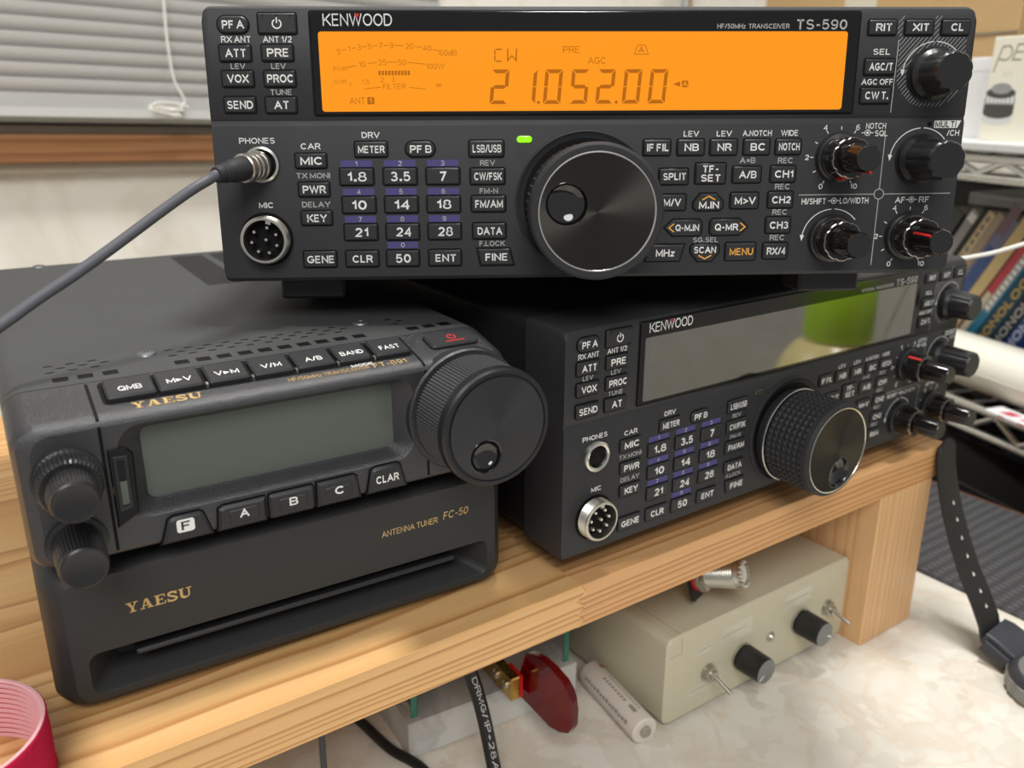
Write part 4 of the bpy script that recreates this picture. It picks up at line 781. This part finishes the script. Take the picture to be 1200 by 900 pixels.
d = Vector((7.5, 51.5, 0)).normalized(); T = fr((59.2, 7.0, -113.9), (d.y, -d.x, 0), (d.x, d.y, 0), (0, 0, 1)); inv = T.inverted()
b = MB(); b.lathe([(-50, 6.2), (-49.6, 6.9), (-49, 7.1), (-1.2, 7.1), (-.5, 6.9), (0, 6.2), (-.1, 3.4)], 'battery', n=48); b.lathe([(-.3, 3.0), (1.2, 2.8), (1.4, 2.3)], 'nickel', n=28, cap0=False); pass
def wrap(a0, a1, y0, y1, m, r=7.16):
    n = 5; L = [[(r * math.cos(math.radians(a0 + (a1 - a0) * i / n)), y, r * math.sin(math.radians(a0 + (a1 - a0) * i / n))) for i in range(n + 1)] for y in (y0, y1)]; b.loft(L, m, cap0=False, cap1=False, closed=False)
wrap(92, 108, 6.5, 12, 'battery_ink')
wrap(30, 75, 43, 47, 'orange')
for k in range(8): wrap(95, 107, 15.5 + k * 2.6, 17.2 + k * 2.6, 'battery_ink')
for k in range(12): wrap(76, 80, 8 + k * 2.4, 9.6 + k * 2.4, 'battery_ink'); wrap(70, 73, 8 + k * 2.4, 9.2 + k * 2.4, 'battery_ink')
for k in range(14): wrap(150 + (k % 3) * 2, 166, 6 + k * 2.8, 8.2 + k * 2.8, 'battery_ink')
o = b.build('battery'); place(o, T); tag(o, 'white cylindrical battery lying on the desk against the beige control box', 'battery')

T = frame(-38.9, 60.8, -121, -4.7)
t = thing('morse_key_paddle', 'morse key paddle with marble base, glass cover and red finger piece', 'morse key', T)
b = MB(); b.box(0, 94, 0, 88, 0, 19.5, 'stone', c=1.2); b.build('marble_base', t)
b = MB()
for x0, x1, y0, y1, z0, z1 in ((3, 6, 5, 84, 19.6, 66), (88, 91, 5, 84, 19.6, 66), (6, 88, 81, 84, 19.6, 66), (3, 91, 5, 84, 66.1, 69)): b.box(x0, x1, y0, y1, z0, z1, 'glass')
for x in (3, 88): b.box(x, x + 3, 4.2, 4.9, 19.6, 69, 'glass_edge')
b.build('glass_cover', t)
b = MB(); b.box(36, 66, 30, 62, 19.6, 30, 'brass', c=1); b.lathe([(0, 4), (14, 4), (15, 3)], 'brass', n=24, T=Matrix.Translation((44, 46, 30)) @ Matrix.Rotation(math.radians(-90), 4, 'X')); b.lathe([(0, 4), (14, 4), (15, 3)], 'brass', n=24, T=Matrix.Translation((60, 46, 30)) @ Matrix.Rotation(math.radians(-90), 4, 'X')); b.build('mechanism', t)
inv = T.inverted()
def tv(p): return inv @ Vector(p)
b = MB(); b.box(46.4, 51, -14, 40, 24.5, 36.5, 'brass', c=.4)
for y in (-9, 0): b.lathe([(0, 2.4), (1, 2.3), (1.6, 1.5)], 'nickel', n=18, T=Matrix.Translation((46.4, y, 31)) @ Matrix.Rotation(math.radians(-90), 4, 'Z'), cap0=False)
b.box(51, 52.6, -14.2, -3, 25, 37, 'red_plastic'); b.build('lever_bracket', t)
out = [(50.7, -99.7), (48.4, -87.2), (43.3, -73.2), (38, -70.2), (31, -69.0), (23.3, -69.2), (15.1, -71), (11.0, -73.8), (9, -76.8), (7.6, -83), (7.8, -90.7), (10.4, -96), (16.3, -99.8), (23.9, -101.8), (34, -100.9)]
T2 = inv @ fr((14.2, 0, 0), (0, -1, 0), (1, 0, 0), (0, 0, 1)); b = MB(); b.prism([(-y, z) for y, z in out], 0, 4, 'acrylic', c=.5, back=.5, T=T2); b.build('finger_piece', t, label='red translucent acrylic finger piece')

# cords under the stand
pth = [(-32, 60, -30), (-29.5, 30, -47), (-27.9, 28, -52.1), (-24.7, 28, -59.9), (-21.2, 27, -74.8), (-19.7, 24, -89.1), (-20.0, 18, -104), (-24, 4, -116), (-40, -22, -117.8), (-80, -60, -117.8)]
b = MB(); b.tube(pth, 3.1, 'black_cable', n=16, res=8); P = Vector((-21.2, 27, -74.8))
def wraptext(txt, h, pts, r, toward):
    Q = [Vector(p) for p in pts]; dists = [0]
    for i in range(1, len(Q)): dists.append(dists[-1] + (Q[i] - Q[i - 1]).length)
    vs, fs, x0, x1 = glyphs(txt, .01); k = dists[-1] / (x1 - x0); V = []
    for a, c in vs:
        s_ = (a - x0) * k; i = max(j for j in range(len(Q) - 1) if dists[j] <= s_ + 1e-6); f_ = (s_ - dists[i]) / (dists[i + 1] - dists[i]); p = Q[i].lerp(Q[i + 1], f_)
        d_ = (Q[min(i + 2, len(Q) - 1)] - Q[i]).normalized().lerp((Q[i + 1] - Q[i]).normalized(), .5).normalized(); e1 = (Vector(toward) - p); e1 = (e1 - d_ * e1.dot(d_)).normalized(); e2 = d_.cross(e1).normalized(); ph = -((c - .5) * h) / r - .25
        V.append(p + (e1 * math.cos(ph) + e2 * math.sin(ph)) * r)
    b.add(V, fs, 'grey')
wraptext('DRMG/1P+28A', 2.4, [(-25.4, 28, -58), (-23.2, 27.6, -66), (-21.2, 27, -74.8), (-20.2, 25.8, -82), (-19.7, 24, -89.1), (-19.6, 21.3, -96.5), (-20.0, 18, -104)], 3.4, (-187, -236, 174))
o = b.build('power_cord', at=(-24, 10, -118)); o.location = W(-24, 10, -118); tag(o, 'thick black cord with white printing, hanging in front of the marble base', 'cord')
b = MB(); b.tube([(-70, 150, -60), (-62, 135, -100), (-52, 118, -117.3), (-47.5, 94, -118.4), (-44.3, 70, -118.4), (-38, 50, -118.4), (-42, 26, -118.4), (-60, -10, -118.4), (-85, -50, -118.4)], 2.4, 'black_cable', n=12)
o = b.build('signal_cord', at=(-45, 60, -121)); o.location = W(-45, 60, -121); tag(o, 'black cord lying on the desk left of the marble base', 'cord')
b = MB(); b.tube([(-79, 62, -29.4), (-80, 60, -60), (-81, 60, -90), (-81, 60, -112), (-84, 50, -118), (-100, 20, -119.4)], 1.4, 'cable', n=10)
o = b.build('thin_cord', at=(-80, 60, -121)); o.location = W(-80, 60, -121); tag(o, 'thin grey cord hanging straight down from the stand, at the bottom edge', 'cord')

# coax socket on its bracket under the stand
c0, c1 = Vector((109.6, 24, -55.8)), Vector((117.6, 1.0, -47.4)); T = along(c0, c1); L = (c1 - c0).length
t = thing('coax_socket', 'silver threaded coax socket on a black bracket above the beige box', 'socket', frame(109.6, 24, -55.8)); T = Matrix.Translation(-c0 + Vector((0, 0, 2.2))) @ T @ Matrix.Scale(.88, 4)
b = MB(); pr = [(0, 7.0)]
for i in range(13): pr += [(4.2 + i * 1.45, 7.3), (4.9 + i * 1.45, 7.9)]
b.lathe(pr + [(L - .6, 7.2), (L - .4, 5.9), (L - 6, 5.8)], 'nickel', n=48, T=T, cap1=False)
b.lathe([(L - 5, 5.8), (L - .8, 5.7), (L - .7, 2.2), (L - 3, 2.0)], 'battery', n=32, T=T); b.lathe([(L - 3, 2.0), (L - 2.9, 1.9)], 'dark', n=20, T=T)
n = 16
for i in range(n):
    a = 2 * PI * i / n; R = T @ Matrix.Rotation(a, 4, 'Y'); b.loft([[(-1.2, -(L - .8), 5.9), (1.2, -(L - .8), 5.9), (1.2, -(L - .8), 7.3), (-1.2, -(L - .8), 7.3)], [(-.2, -(L + 1.6), 6.1), (.2, -(L + 1.6), 6.1), (.2, -(L + 1.6), 7.1), (-.2, -(L + 1.6), 7.1)]], 'nickel', R)
b.build('threaded_barrel', t)
b = MB(); b.lathe([(1.6, 9.6), (4.0, 9.6), (4.4, 8.6)], 'nickel', n=6, T=T); b.build('nut', t)
b = MB(); b.lathe([(0, 10.2), (1.5, 10.2)], 'nickel', n=32, T=T); b.build('washer', t)
b = MB(); b.lathe([(-2.6, 9.8), (-.1, 9.8)], 'red', n=32, T=T); b.build('insulating_ring', t, label='dark red ring')
b = MB(); b.prism(rrect(-11, 11, -12.5, 26.5, 1.5, 3), 2.8, 4.4, 'case', T=T); b.build('bracket', t, label='black bracket plate')

# wrist watch standing its strap against the stand
t = thing('wrist_watch', 'black wrist watch with leather strap leaning on the end of the stand', 'watch', frame(258, -80, -121)); o0 = Vector((258, -80, -121))
ax = Vector((.42, .91, 0)).normalized(); sx = Vector((.91, -.42, 0))
TC = Matrix.Translation(Vector((257, -88, -121)) - o0) @ fr((0, 0, 0), sx, ax, (0, 0, 1)) @ Matrix.Rotation(math.radians(-90), 4, 'X')
b = MB(); b.lathe([(0.2, 20), (1, 21.5), (4, 22.6), (9, 22.6), (9.6, 21.6)], 'watch_face', n=120, T=TC, rf=lambda i, n, d: 1 - .03 * (i % 6 > 3) * (2 < d < 9.2)); b.lathe([(9.6, 21.8), (11, 21.4), (13, 19.6), (13.4, 18.5)], 'watch', n=72, T=TC); b.lathe([(13.4, 17.6), (13.8, 17.4), (13.8, 16)], 'watch_face', n=60, T=TC); b.build('case', t)
b = MB(); T = fr(Vector((269, -52, -107)) - o0, (1, .07, 0), (-.07, .92, .39), (0, -.39, .92))
b.loft([[(x, y, z) for x, z in rrect(-w, w, z0, z1, 2, 4)] for y, w, z0, z1 in ((3, 12.4, -5, 2.4), (-2, 13.2, -6.5, 3.6), (-13, 13.6, -9, 4.0), (-19, 13.0, -8, 2.6))], 'watch', T); b.box(-15.6, -13.2, -14, 1, -7.5, .8, 'watch', r=2, c=.4, T=T); b.box(-12, 12, -20.4, -18.6, -3, 1.6, 'steel_dark', c=.3, T=T); b.build('lug', t)
mid = [Vector(p) for p in ((269.2, -48, -111), (269, -45.5, -103), (268.4, -39.6, -92), (267.6, -31, -78), (267, -23, -62), (266.8, -16, -46), (267, -11, -32), (267.2, -8.2, -22), (267.4, -6.9, -13))]
b = MB(); L = []; m = len(mid)
for i, p in enumerate(mid):
    w = 11.4 - 1.6 * i / (m - 1); d_ = (mid[min(i + 1, m - 1)] - mid[max(i - 1, 0)]).normalized(); wd = Vector((.997, .08, 0)); nn_ = wd.cross(d_).normalized(); q = p - o0
    L.append([q - wd * w + nn_ * .2, q - wd * (w - .8) + nn_ * 1.3, q + wd * (w - .8) + nn_ * 1.3, q + wd * w + nn_ * .2, q + wd * (w - .8) - nn_ * 1.0, q - wd * (w - .8) - nn_ * 1.0])
q0 = L[-1]
for f_, dz in ((.86, 3.2), (.5, 5.6), (.12, 6.8)):
    c_ = sum((Vector(v) for v in q0), Vector()) / 6; L.append([c_ + (Vector(v) - c_) * (f_ if True else 1) + Vector((0, .7 * dz / 7, dz)) for v in q0])
b.loft(L, 'strap')
for i in range(7):  # strap holes: the light coming through is painted as white triangles
    s_ = .34 + i * .075; k_ = s_ * (m - 1); j = int(k_); p = mid[m - 1 - j].lerp(mid[max(m - 2 - j, 0)], k_ - j) - o0; d_ = (mid[max(m - 2 - j, 0)] - mid[m - 1 - j]).normalized(); wd = Vector((.997, .08, 0)); nn_ = wd.cross(d_).normalized(); nn_ = nn_ if nn_.y < 0 else -nn_
    q = p + nn_ * 1.5 + wd * .5; b.add([q - wd * 1.1 + d_ * 1.2, q + wd * 1.1 + d_ * 1.2, q - d_ * 1.3], [[0, 1, 2]], 'white')
b.build('strap', t)

# ------------------------------------------------------------------ wire rack on the right with books and boxes
RK = fr((505, 119, 0), (-.27, -.9629, 0), (.9629, -.27, 0), (0, 0, 1))
def rk(x, y, z): return RK @ Matrix.Translation((x, y, z))
t = thing('wire_rack', 'chrome wire rack with zigzag shelf edges on the right, behind the desk', 'rack', rk(0, 0, FLOOR))
dz = -FLOOR
def rod(b, p, q, r): b.tube([p, q], r, 'rack', n=12, res=1)
for zt, zb, ph in ((129.5, 114.5, -8), (-64.5, -84.5, 25)):
    b = MB()
    for y in (0, 340): rod(b, (-480, y, zt + dz), (112, y, zt + dz), 3.6); rod(b, (-480, y, zb + dz), (112, y, zb + dz), 3.4)
    pts = []; k = 0; x = ph - 24 * 19
    while x < 112: pts.append((x, 0, (zb + 3.4 if k % 2 else zt - 2.0) + dz)); x += 24; k += 1
    sm = []
    for i in range(len(pts) - 1): a, c = Vector(pts[i]), Vector(pts[i + 1]); sm += [a.lerp(c, .08), a.lerp(c, .92)]
    b.tube(sm, 2.5, 'rack', n=10, res=1)
    for i in range(23): rod(b, (-470 + i * 26, 0, zt + 2.6 + dz), (-470 + i * 26, 340, zt + 2.6 + dz), 1.5)
    for y in (60, 130, 200, 270): rod(b, (-480, y, zt + dz), (112, y, zt + dz), 2.2)
    b.build('shelf', t)
b = MB(); b.box(-478, 110, -6, 338, 134.2 + dz, 142 + dz, 'liner', c=1.5); b.build('shelf_liner', t, label='pale plastic shelf liner')
for x in (-480, 114):
    for y in (0, 340): b = MB(); b.tube([(x, y, 2), (x, y, 1500)], 9, 'rack', n=20, res=1); b.lathe([(-2, 14), (8, 12)], 'dark', n=20, T=Matrix.Translation((x, y, 2)) @ Matrix.Rotation(math.radians(-90), 4, 'X')); b.build('post', t)

# leaning books, spines to the front; s is measured across the leaning row, u along a spine
BK = [(-80, -66.5, (70, 70, 70), 'dark grey book leaning at the far left of the row', None), (-62.5, -54, (150, 150, 150), 'pale grey book leaning in the row, second from the left', 'band'), (-53.6, -49, (26, 26, 26), 'thin black book leaning beside the cream book', None), (-48.6, -41, (206, 186, 150), 'cream book with dark title on its leaning spine', 'title'), (-40.6, -33.4, (164, 146, 124), 'plain tan book leaning to the right of the cream book', None),
      (-33, -20.5, (112, 112, 140), 'lavender and blue book leaning in the middle of the row', 'blue'), (-20, -10, (206, 182, 130), 'straw yellow book leaning beside the lavender book', None), (-9.6, -7.6, (128, 62, 58), 'very thin maroon booklet leaning in the row', None), (-7.2, -1.4, (200, 190, 164), 'cream book with a red upper spine, leaning next to the teal one', 'red'), (-1, 7.2, (40, 116, 146), 'teal book with ribbed white lettering on its spine', 'teal'),
      (8, 20.4, (28, 66, 88), 'dark blue-green book with gold lettering', 'gold'), (21, 31, (24, 28, 40), 'black book with grey lettering', 'greyt'), (31.6, 42, (34, 66, 128), 'blue book with white lettering, rightmost of the row', 'whitet')]
lean = math.radians(59.7); du, dn = Vector((math.cos(lean), 0, math.sin(lean))), Vector((math.sin(lean), 0, -math.cos(lean)))
M['page'] = mat('book_pages', (214, 206, 188), 0.8)
for s0, s1, col, lab, deco in BK:
    s0, s1 = s0 * 1.063 - 23.3, s1 * 1.063 - 23.3
    m = 'cover_%d' % int(s0 * 10 + 1200); M[m] = mat('book_cover', col, 0.5)
    u0 = (-59.9 - dn.z * s1) / du.z; H = (143.9 - .504 * (s1 - s0)) / .863
    base = dn * s1 + du * u0; T = RK @ fr(Vector((base.x, 52, base.z)), dn, (0, 1, 0), du)     # local x across, y back, z along the spine
    w = s1 - s0; b = MB()
    for x0, x1 in ((-w, -w + .6), (-.6, 0)): b.box(x0, x1, 0, 140, 0, H, m)
    b.box(-w, 0, -.6, .8, 0, H, m, c=.3)
    tt = fr((-w / 2, -.66, 0), (0, 0, 1), (0, 1, 0), (-1, 0, 0))         # lettering runs up the spine
    if deco == 'band': b.flat([(-w + .2, 40), (-.2, 40), (-.2, 150), (-w + .2, 150)], -.66, 'ink_mid'); b.flat([(-w + .2, 150), (-.2, 150), (-.2, 158), (-w + .2, 158)], -.66, 'white')
    if deco == 'title':
        for k in range(9): b.flat([(-w * .72, 88 + k * 8), (-w * .3, 88 + k * 8), (-w * .3, 93.5 + k * 8), (-w * .72, 93.5 + k * 8)], -.66, 'ink')
    if deco == 'blue': b.flat([(-w * .8, 60), (-.4, 60), (-.4, 128), (-w * .8, 128)], -.66, 'spine_blue'); b.flat([(-w, 140), (-w * .3, 140), (-w * .3, 168), (-w, 168)], -.68, 'spine_plum')
    if deco == 'red': b.flat([(-w, 86), (0, 86), (0, 150), (-w, 150)], -.66, 'spine_red')
    if deco == 'teal':
        b.flat([(-w, 27), (0, 27), (0, 31), (-w, 31)], -.66, 'dark'); b.flat([(-w, 66), (-w * .25, 66), (-w * .25, 150), (-w, 150)], -.66, 'ink_mid')
        for k in range(14): b.flat([(-w * .9, 68 + k * 5.6), (-w * .35, 68 + k * 5.6), (-w * .35, 71.6 + k * 5.6), (-w * .9, 71.6 + k * 5.6)], -.7, 'white')
    if deco in ('gold', 'greyt', 'whitet'): b.text('MONOLOG 30', 30 if deco == 'gold' else 34, -3.6, 7.2, {'gold': 'spine_gold', 'greyt': 'grey', 'whitet': 'ink_white'}[deco], 0, tt, w=96, bold=.03, align='L')
    o = b.build('book'); place(o, T); tag(o, lab, 'book', 'books leaning on the lower shelf of the rack')
    p = MB(); p.box(-w + .7, -.7, 1.0, 138, 1, H - 1, 'page'); p.build('page_block', o)
b = MB(); T = RK @ Matrix.Translation((-72, 62, 84.6)); b.box(0, 150, 0, 130, 0, 11.5, 'grey_plastic', r=1.5, c=1.2); b.box(3, 147, -.4, .2, 5.6, 6.2, 'ink'); o = b.build('plastic_case'); place(o, T); tag(o, 'flat grey plastic case lying on top of the leaning books', 'case')
b = MB(); Tx = Matrix.Rotation(math.radians(90), 4, 'Z')
b.lathe([(-150, 21.8), (-149.6, 22), (149.6, 22), (150, 21.8), (150, 18), (-150, 18), (-150, 21.8)], 'paper', n=64, T=Tx, cap0=False, cap1=False); b.box(-149, 149, -22.3, -21.6, -2, -1.6, 'paper'); o = b.build('paper_roll'); place(o, rk(-40, 27, -37.9)); tag(o, 'white paper roll lying on the lower shelf in front of the books', 'paper roll')
b = MB(); b.box(0, 62, 0, 18, 0, 3, 'white_box', c=.8); T = Matrix.Rotation(math.radians(-90), 4, 'X')
for x0 in (9, 27, 45): b.add([(x0, 4, 3.05), (x0 + 11, 4, 3.05), (x0 + 14, 13, 3.05), (x0 + 3, 13, 3.05)], [[0, 1, 2, 3]], 'spine_red'); b.add([(x0 + 3, -.05, .8), (x0 + 9, -.05, .8), (x0 + 9, -.05, 2.2), (x0 + 3, -.05, 2.2)], [[0, 1, 2, 3]], 'spine_red')
o = b.build('paper_packet'); place(o, rk(48, -12, -60.4)); tag(o, 'small white packet with red marks at the edge of the lower shelf', 'packet')
# boxes on the upper shelf
b = MB(); b.box(0, 92, 0, 92, 0, 76, 'cream_box', c=.5)
y = -.06; b.stroke([(3.6, 50.5), (9.0, 69.5)], 1.1, y, 'ink'); b.stroke([(8.6, 68.6)] + _el(12, 64.5, 6.0, 5.4, 60, -100, 14) + [(7, 60)], 1.1, y, 'ink'); b.stroke([(30, 70), (22.5, 70), (19.5, 59.2), (27.5, 59.2)], 1.1, y, 'ink'); b.stroke([(21, 64.6), (28, 64.6)], 1.0, y, 'ink'); b.text('AN', 17, 47, 4.4, 'liner', y, w=9)
for x, z, rx, rz_, m in ((14.2, 16, 14.6, 4.4, 'liner'), (14.2, 21, 14.2, 4.6, 'ink_dark')): b.flat([(x + rx * math.cos(k * PI / 16), z + rz_ * math.sin(k * PI / 16)) for k in range(32)], y - z * .001, m)
b.flat([(0.2, 21), (28.3, 21), (28.3, 31), (0.2, 31)], y - .03, 'ink_dark'); b.flat([(0.2, 27), (28.3, 27), (27.6, 35), (1.0, 35)], y - .035, 'ink_mid')
for k in range(7): b.flat([(2.2 + k * 3.7, 28), (4.4 + k * 3.7, 28), (4.4 + k * 3.7, 34), (2.2 + k * 3.7, 34)], y - .04, 'white_box')
for x, z, rx, rz_, m in ((14.2, 35.4, 13.6, 4.2, 'ink_dark'), (14.2, 38.6, 9.4, 4.0, 'ink_mid'), (14.2, 39.8, 7.0, 2.6, 'grey_plastic')): b.flat([(x + rx * math.cos(k * PI / 16), z + rz_ * math.sin(k * PI / 16)) for k in range(32)], y - .05 - z * .0004, m)
o = b.build('lens_carton'); place(o, rk(-26.5, 14, 142.1) @ Matrix.Rotation(math.radians(.6), 4, 'Y')); tag(o, 'cream carton with a printed camera lens on the upper rack shelf', 'box')
b = MB(); b.box(0, 40, 0, 60, 0, 63, 'white_box', c=.6); b.box(.3, 39.7, -.05, .2, 52, 52.4, 'ink_mid'); o = b.build('white_carton'); place(o, rk(-71, 40, 142.1)); tag(o, 'plain white carton left of the cream lens carton on the upper shelf', 'box')
b = MB(); b.box(0, 382, 0, 205, 0, 190, 'cardboard', c=1); b.box(-.2, 382.2, -1.2, .4, 86, 87.6, 'ink'); b.box(150, 200, -.25, .2, 88, 190, 'tape'); o = b.build('cardboard_box'); place(o, rk(-478, 112, 142.1)); tag(o, 'large brown cardboard box at the back of the upper rack shelf', 'box')
b = MB(); b.box(0, 120, 0, 70, 0, 102, 'grey_plastic', r=6, c=2); b.box(12, 108, -.3, .2, 60, 92, 'liner', r=3); o = b.build('plastic_bin'); place(o, rk(-66, 112, 142.1) @ Matrix.Translation((0, 6, 0))); tag(o, 'grey plastic bin behind the cream lens carton', 'bin')
b = MB(); b.box(-330, 150, 16, 330, 4, 742, 'black_gloss', r=2, c=1.5); b.box(-320, 140, 15.6, 16.4, 700, 701.5, 'ink_dark'); o = b.build('cabinet'); place(o, rk(0, 0, FLOOR)); tag(o, 'glossy black cabinet under the lower shelf of the rack', 'cabinet')
b = MB(); b.tube([(290, 160, 96), (320, 95, 84), (338, 48, 80.2), (341.9, 40.9, 80.3), (344.8, 36.3, 81.6), (350.7, 26.9, 84.9), (358.6, 14.3, 91.1), (366, 2, 97), (392, -40, 104), (440, -120, 60), (470, -170, -40), (474, -180, -118)], 1.3, 'cord', n=10)
o = b.build('cable', at=(341.9, 40.9, 80)); o.location = W(341.9, 40.9, 80); tag(o, 'thin white cord rising to the right behind the lower radio', 'cord')

b = MB(); b.box(-330, 105, 205, 330, 4, 150, 'case', r=3, c=2); b.box(-40, 60, 204.6, 205.2, 100, 102, 'ink_dark'); o = b.build('dark_filler_box'); place(o, rk(0, 0, -61.5)); tag(o, 'added dark filler box behind the leaning books on the lower shelf', 'box')  # added box that keeps the gap behind the books dark
# bottle that shows in the unlit display of the lower radio
t = thing('drink_bottle', 'yellow bottle with green cap, mirrored in the unlit display of the lower radio', 'bottle', frame(354, -130, -118.4)); T = Matrix.Rotation(math.radians(-90), 4, 'X')
b = MB(); b.lathe([(0, 38), (2, 42), (50, 43), (86, 43), (100, 41), (112, 36), (121, 29), (127, 21), (130, 18)], 'bottle_yellow', n=56, T=T); b.lathe([(30, 43.2), (76, 43.2)], 'paper', n=56, T=T, cap0=False, cap1=False); b.build('body', t)
b = MB(); b.lathe([(127, 23), (130, 24.5), (166, 24), (170, 22)], 'bottle_green', n=90, T=T, rf=lambda i, n, d: 1 - .02 * (i % 2) * (131 < d < 165)); b.build('cap', t)
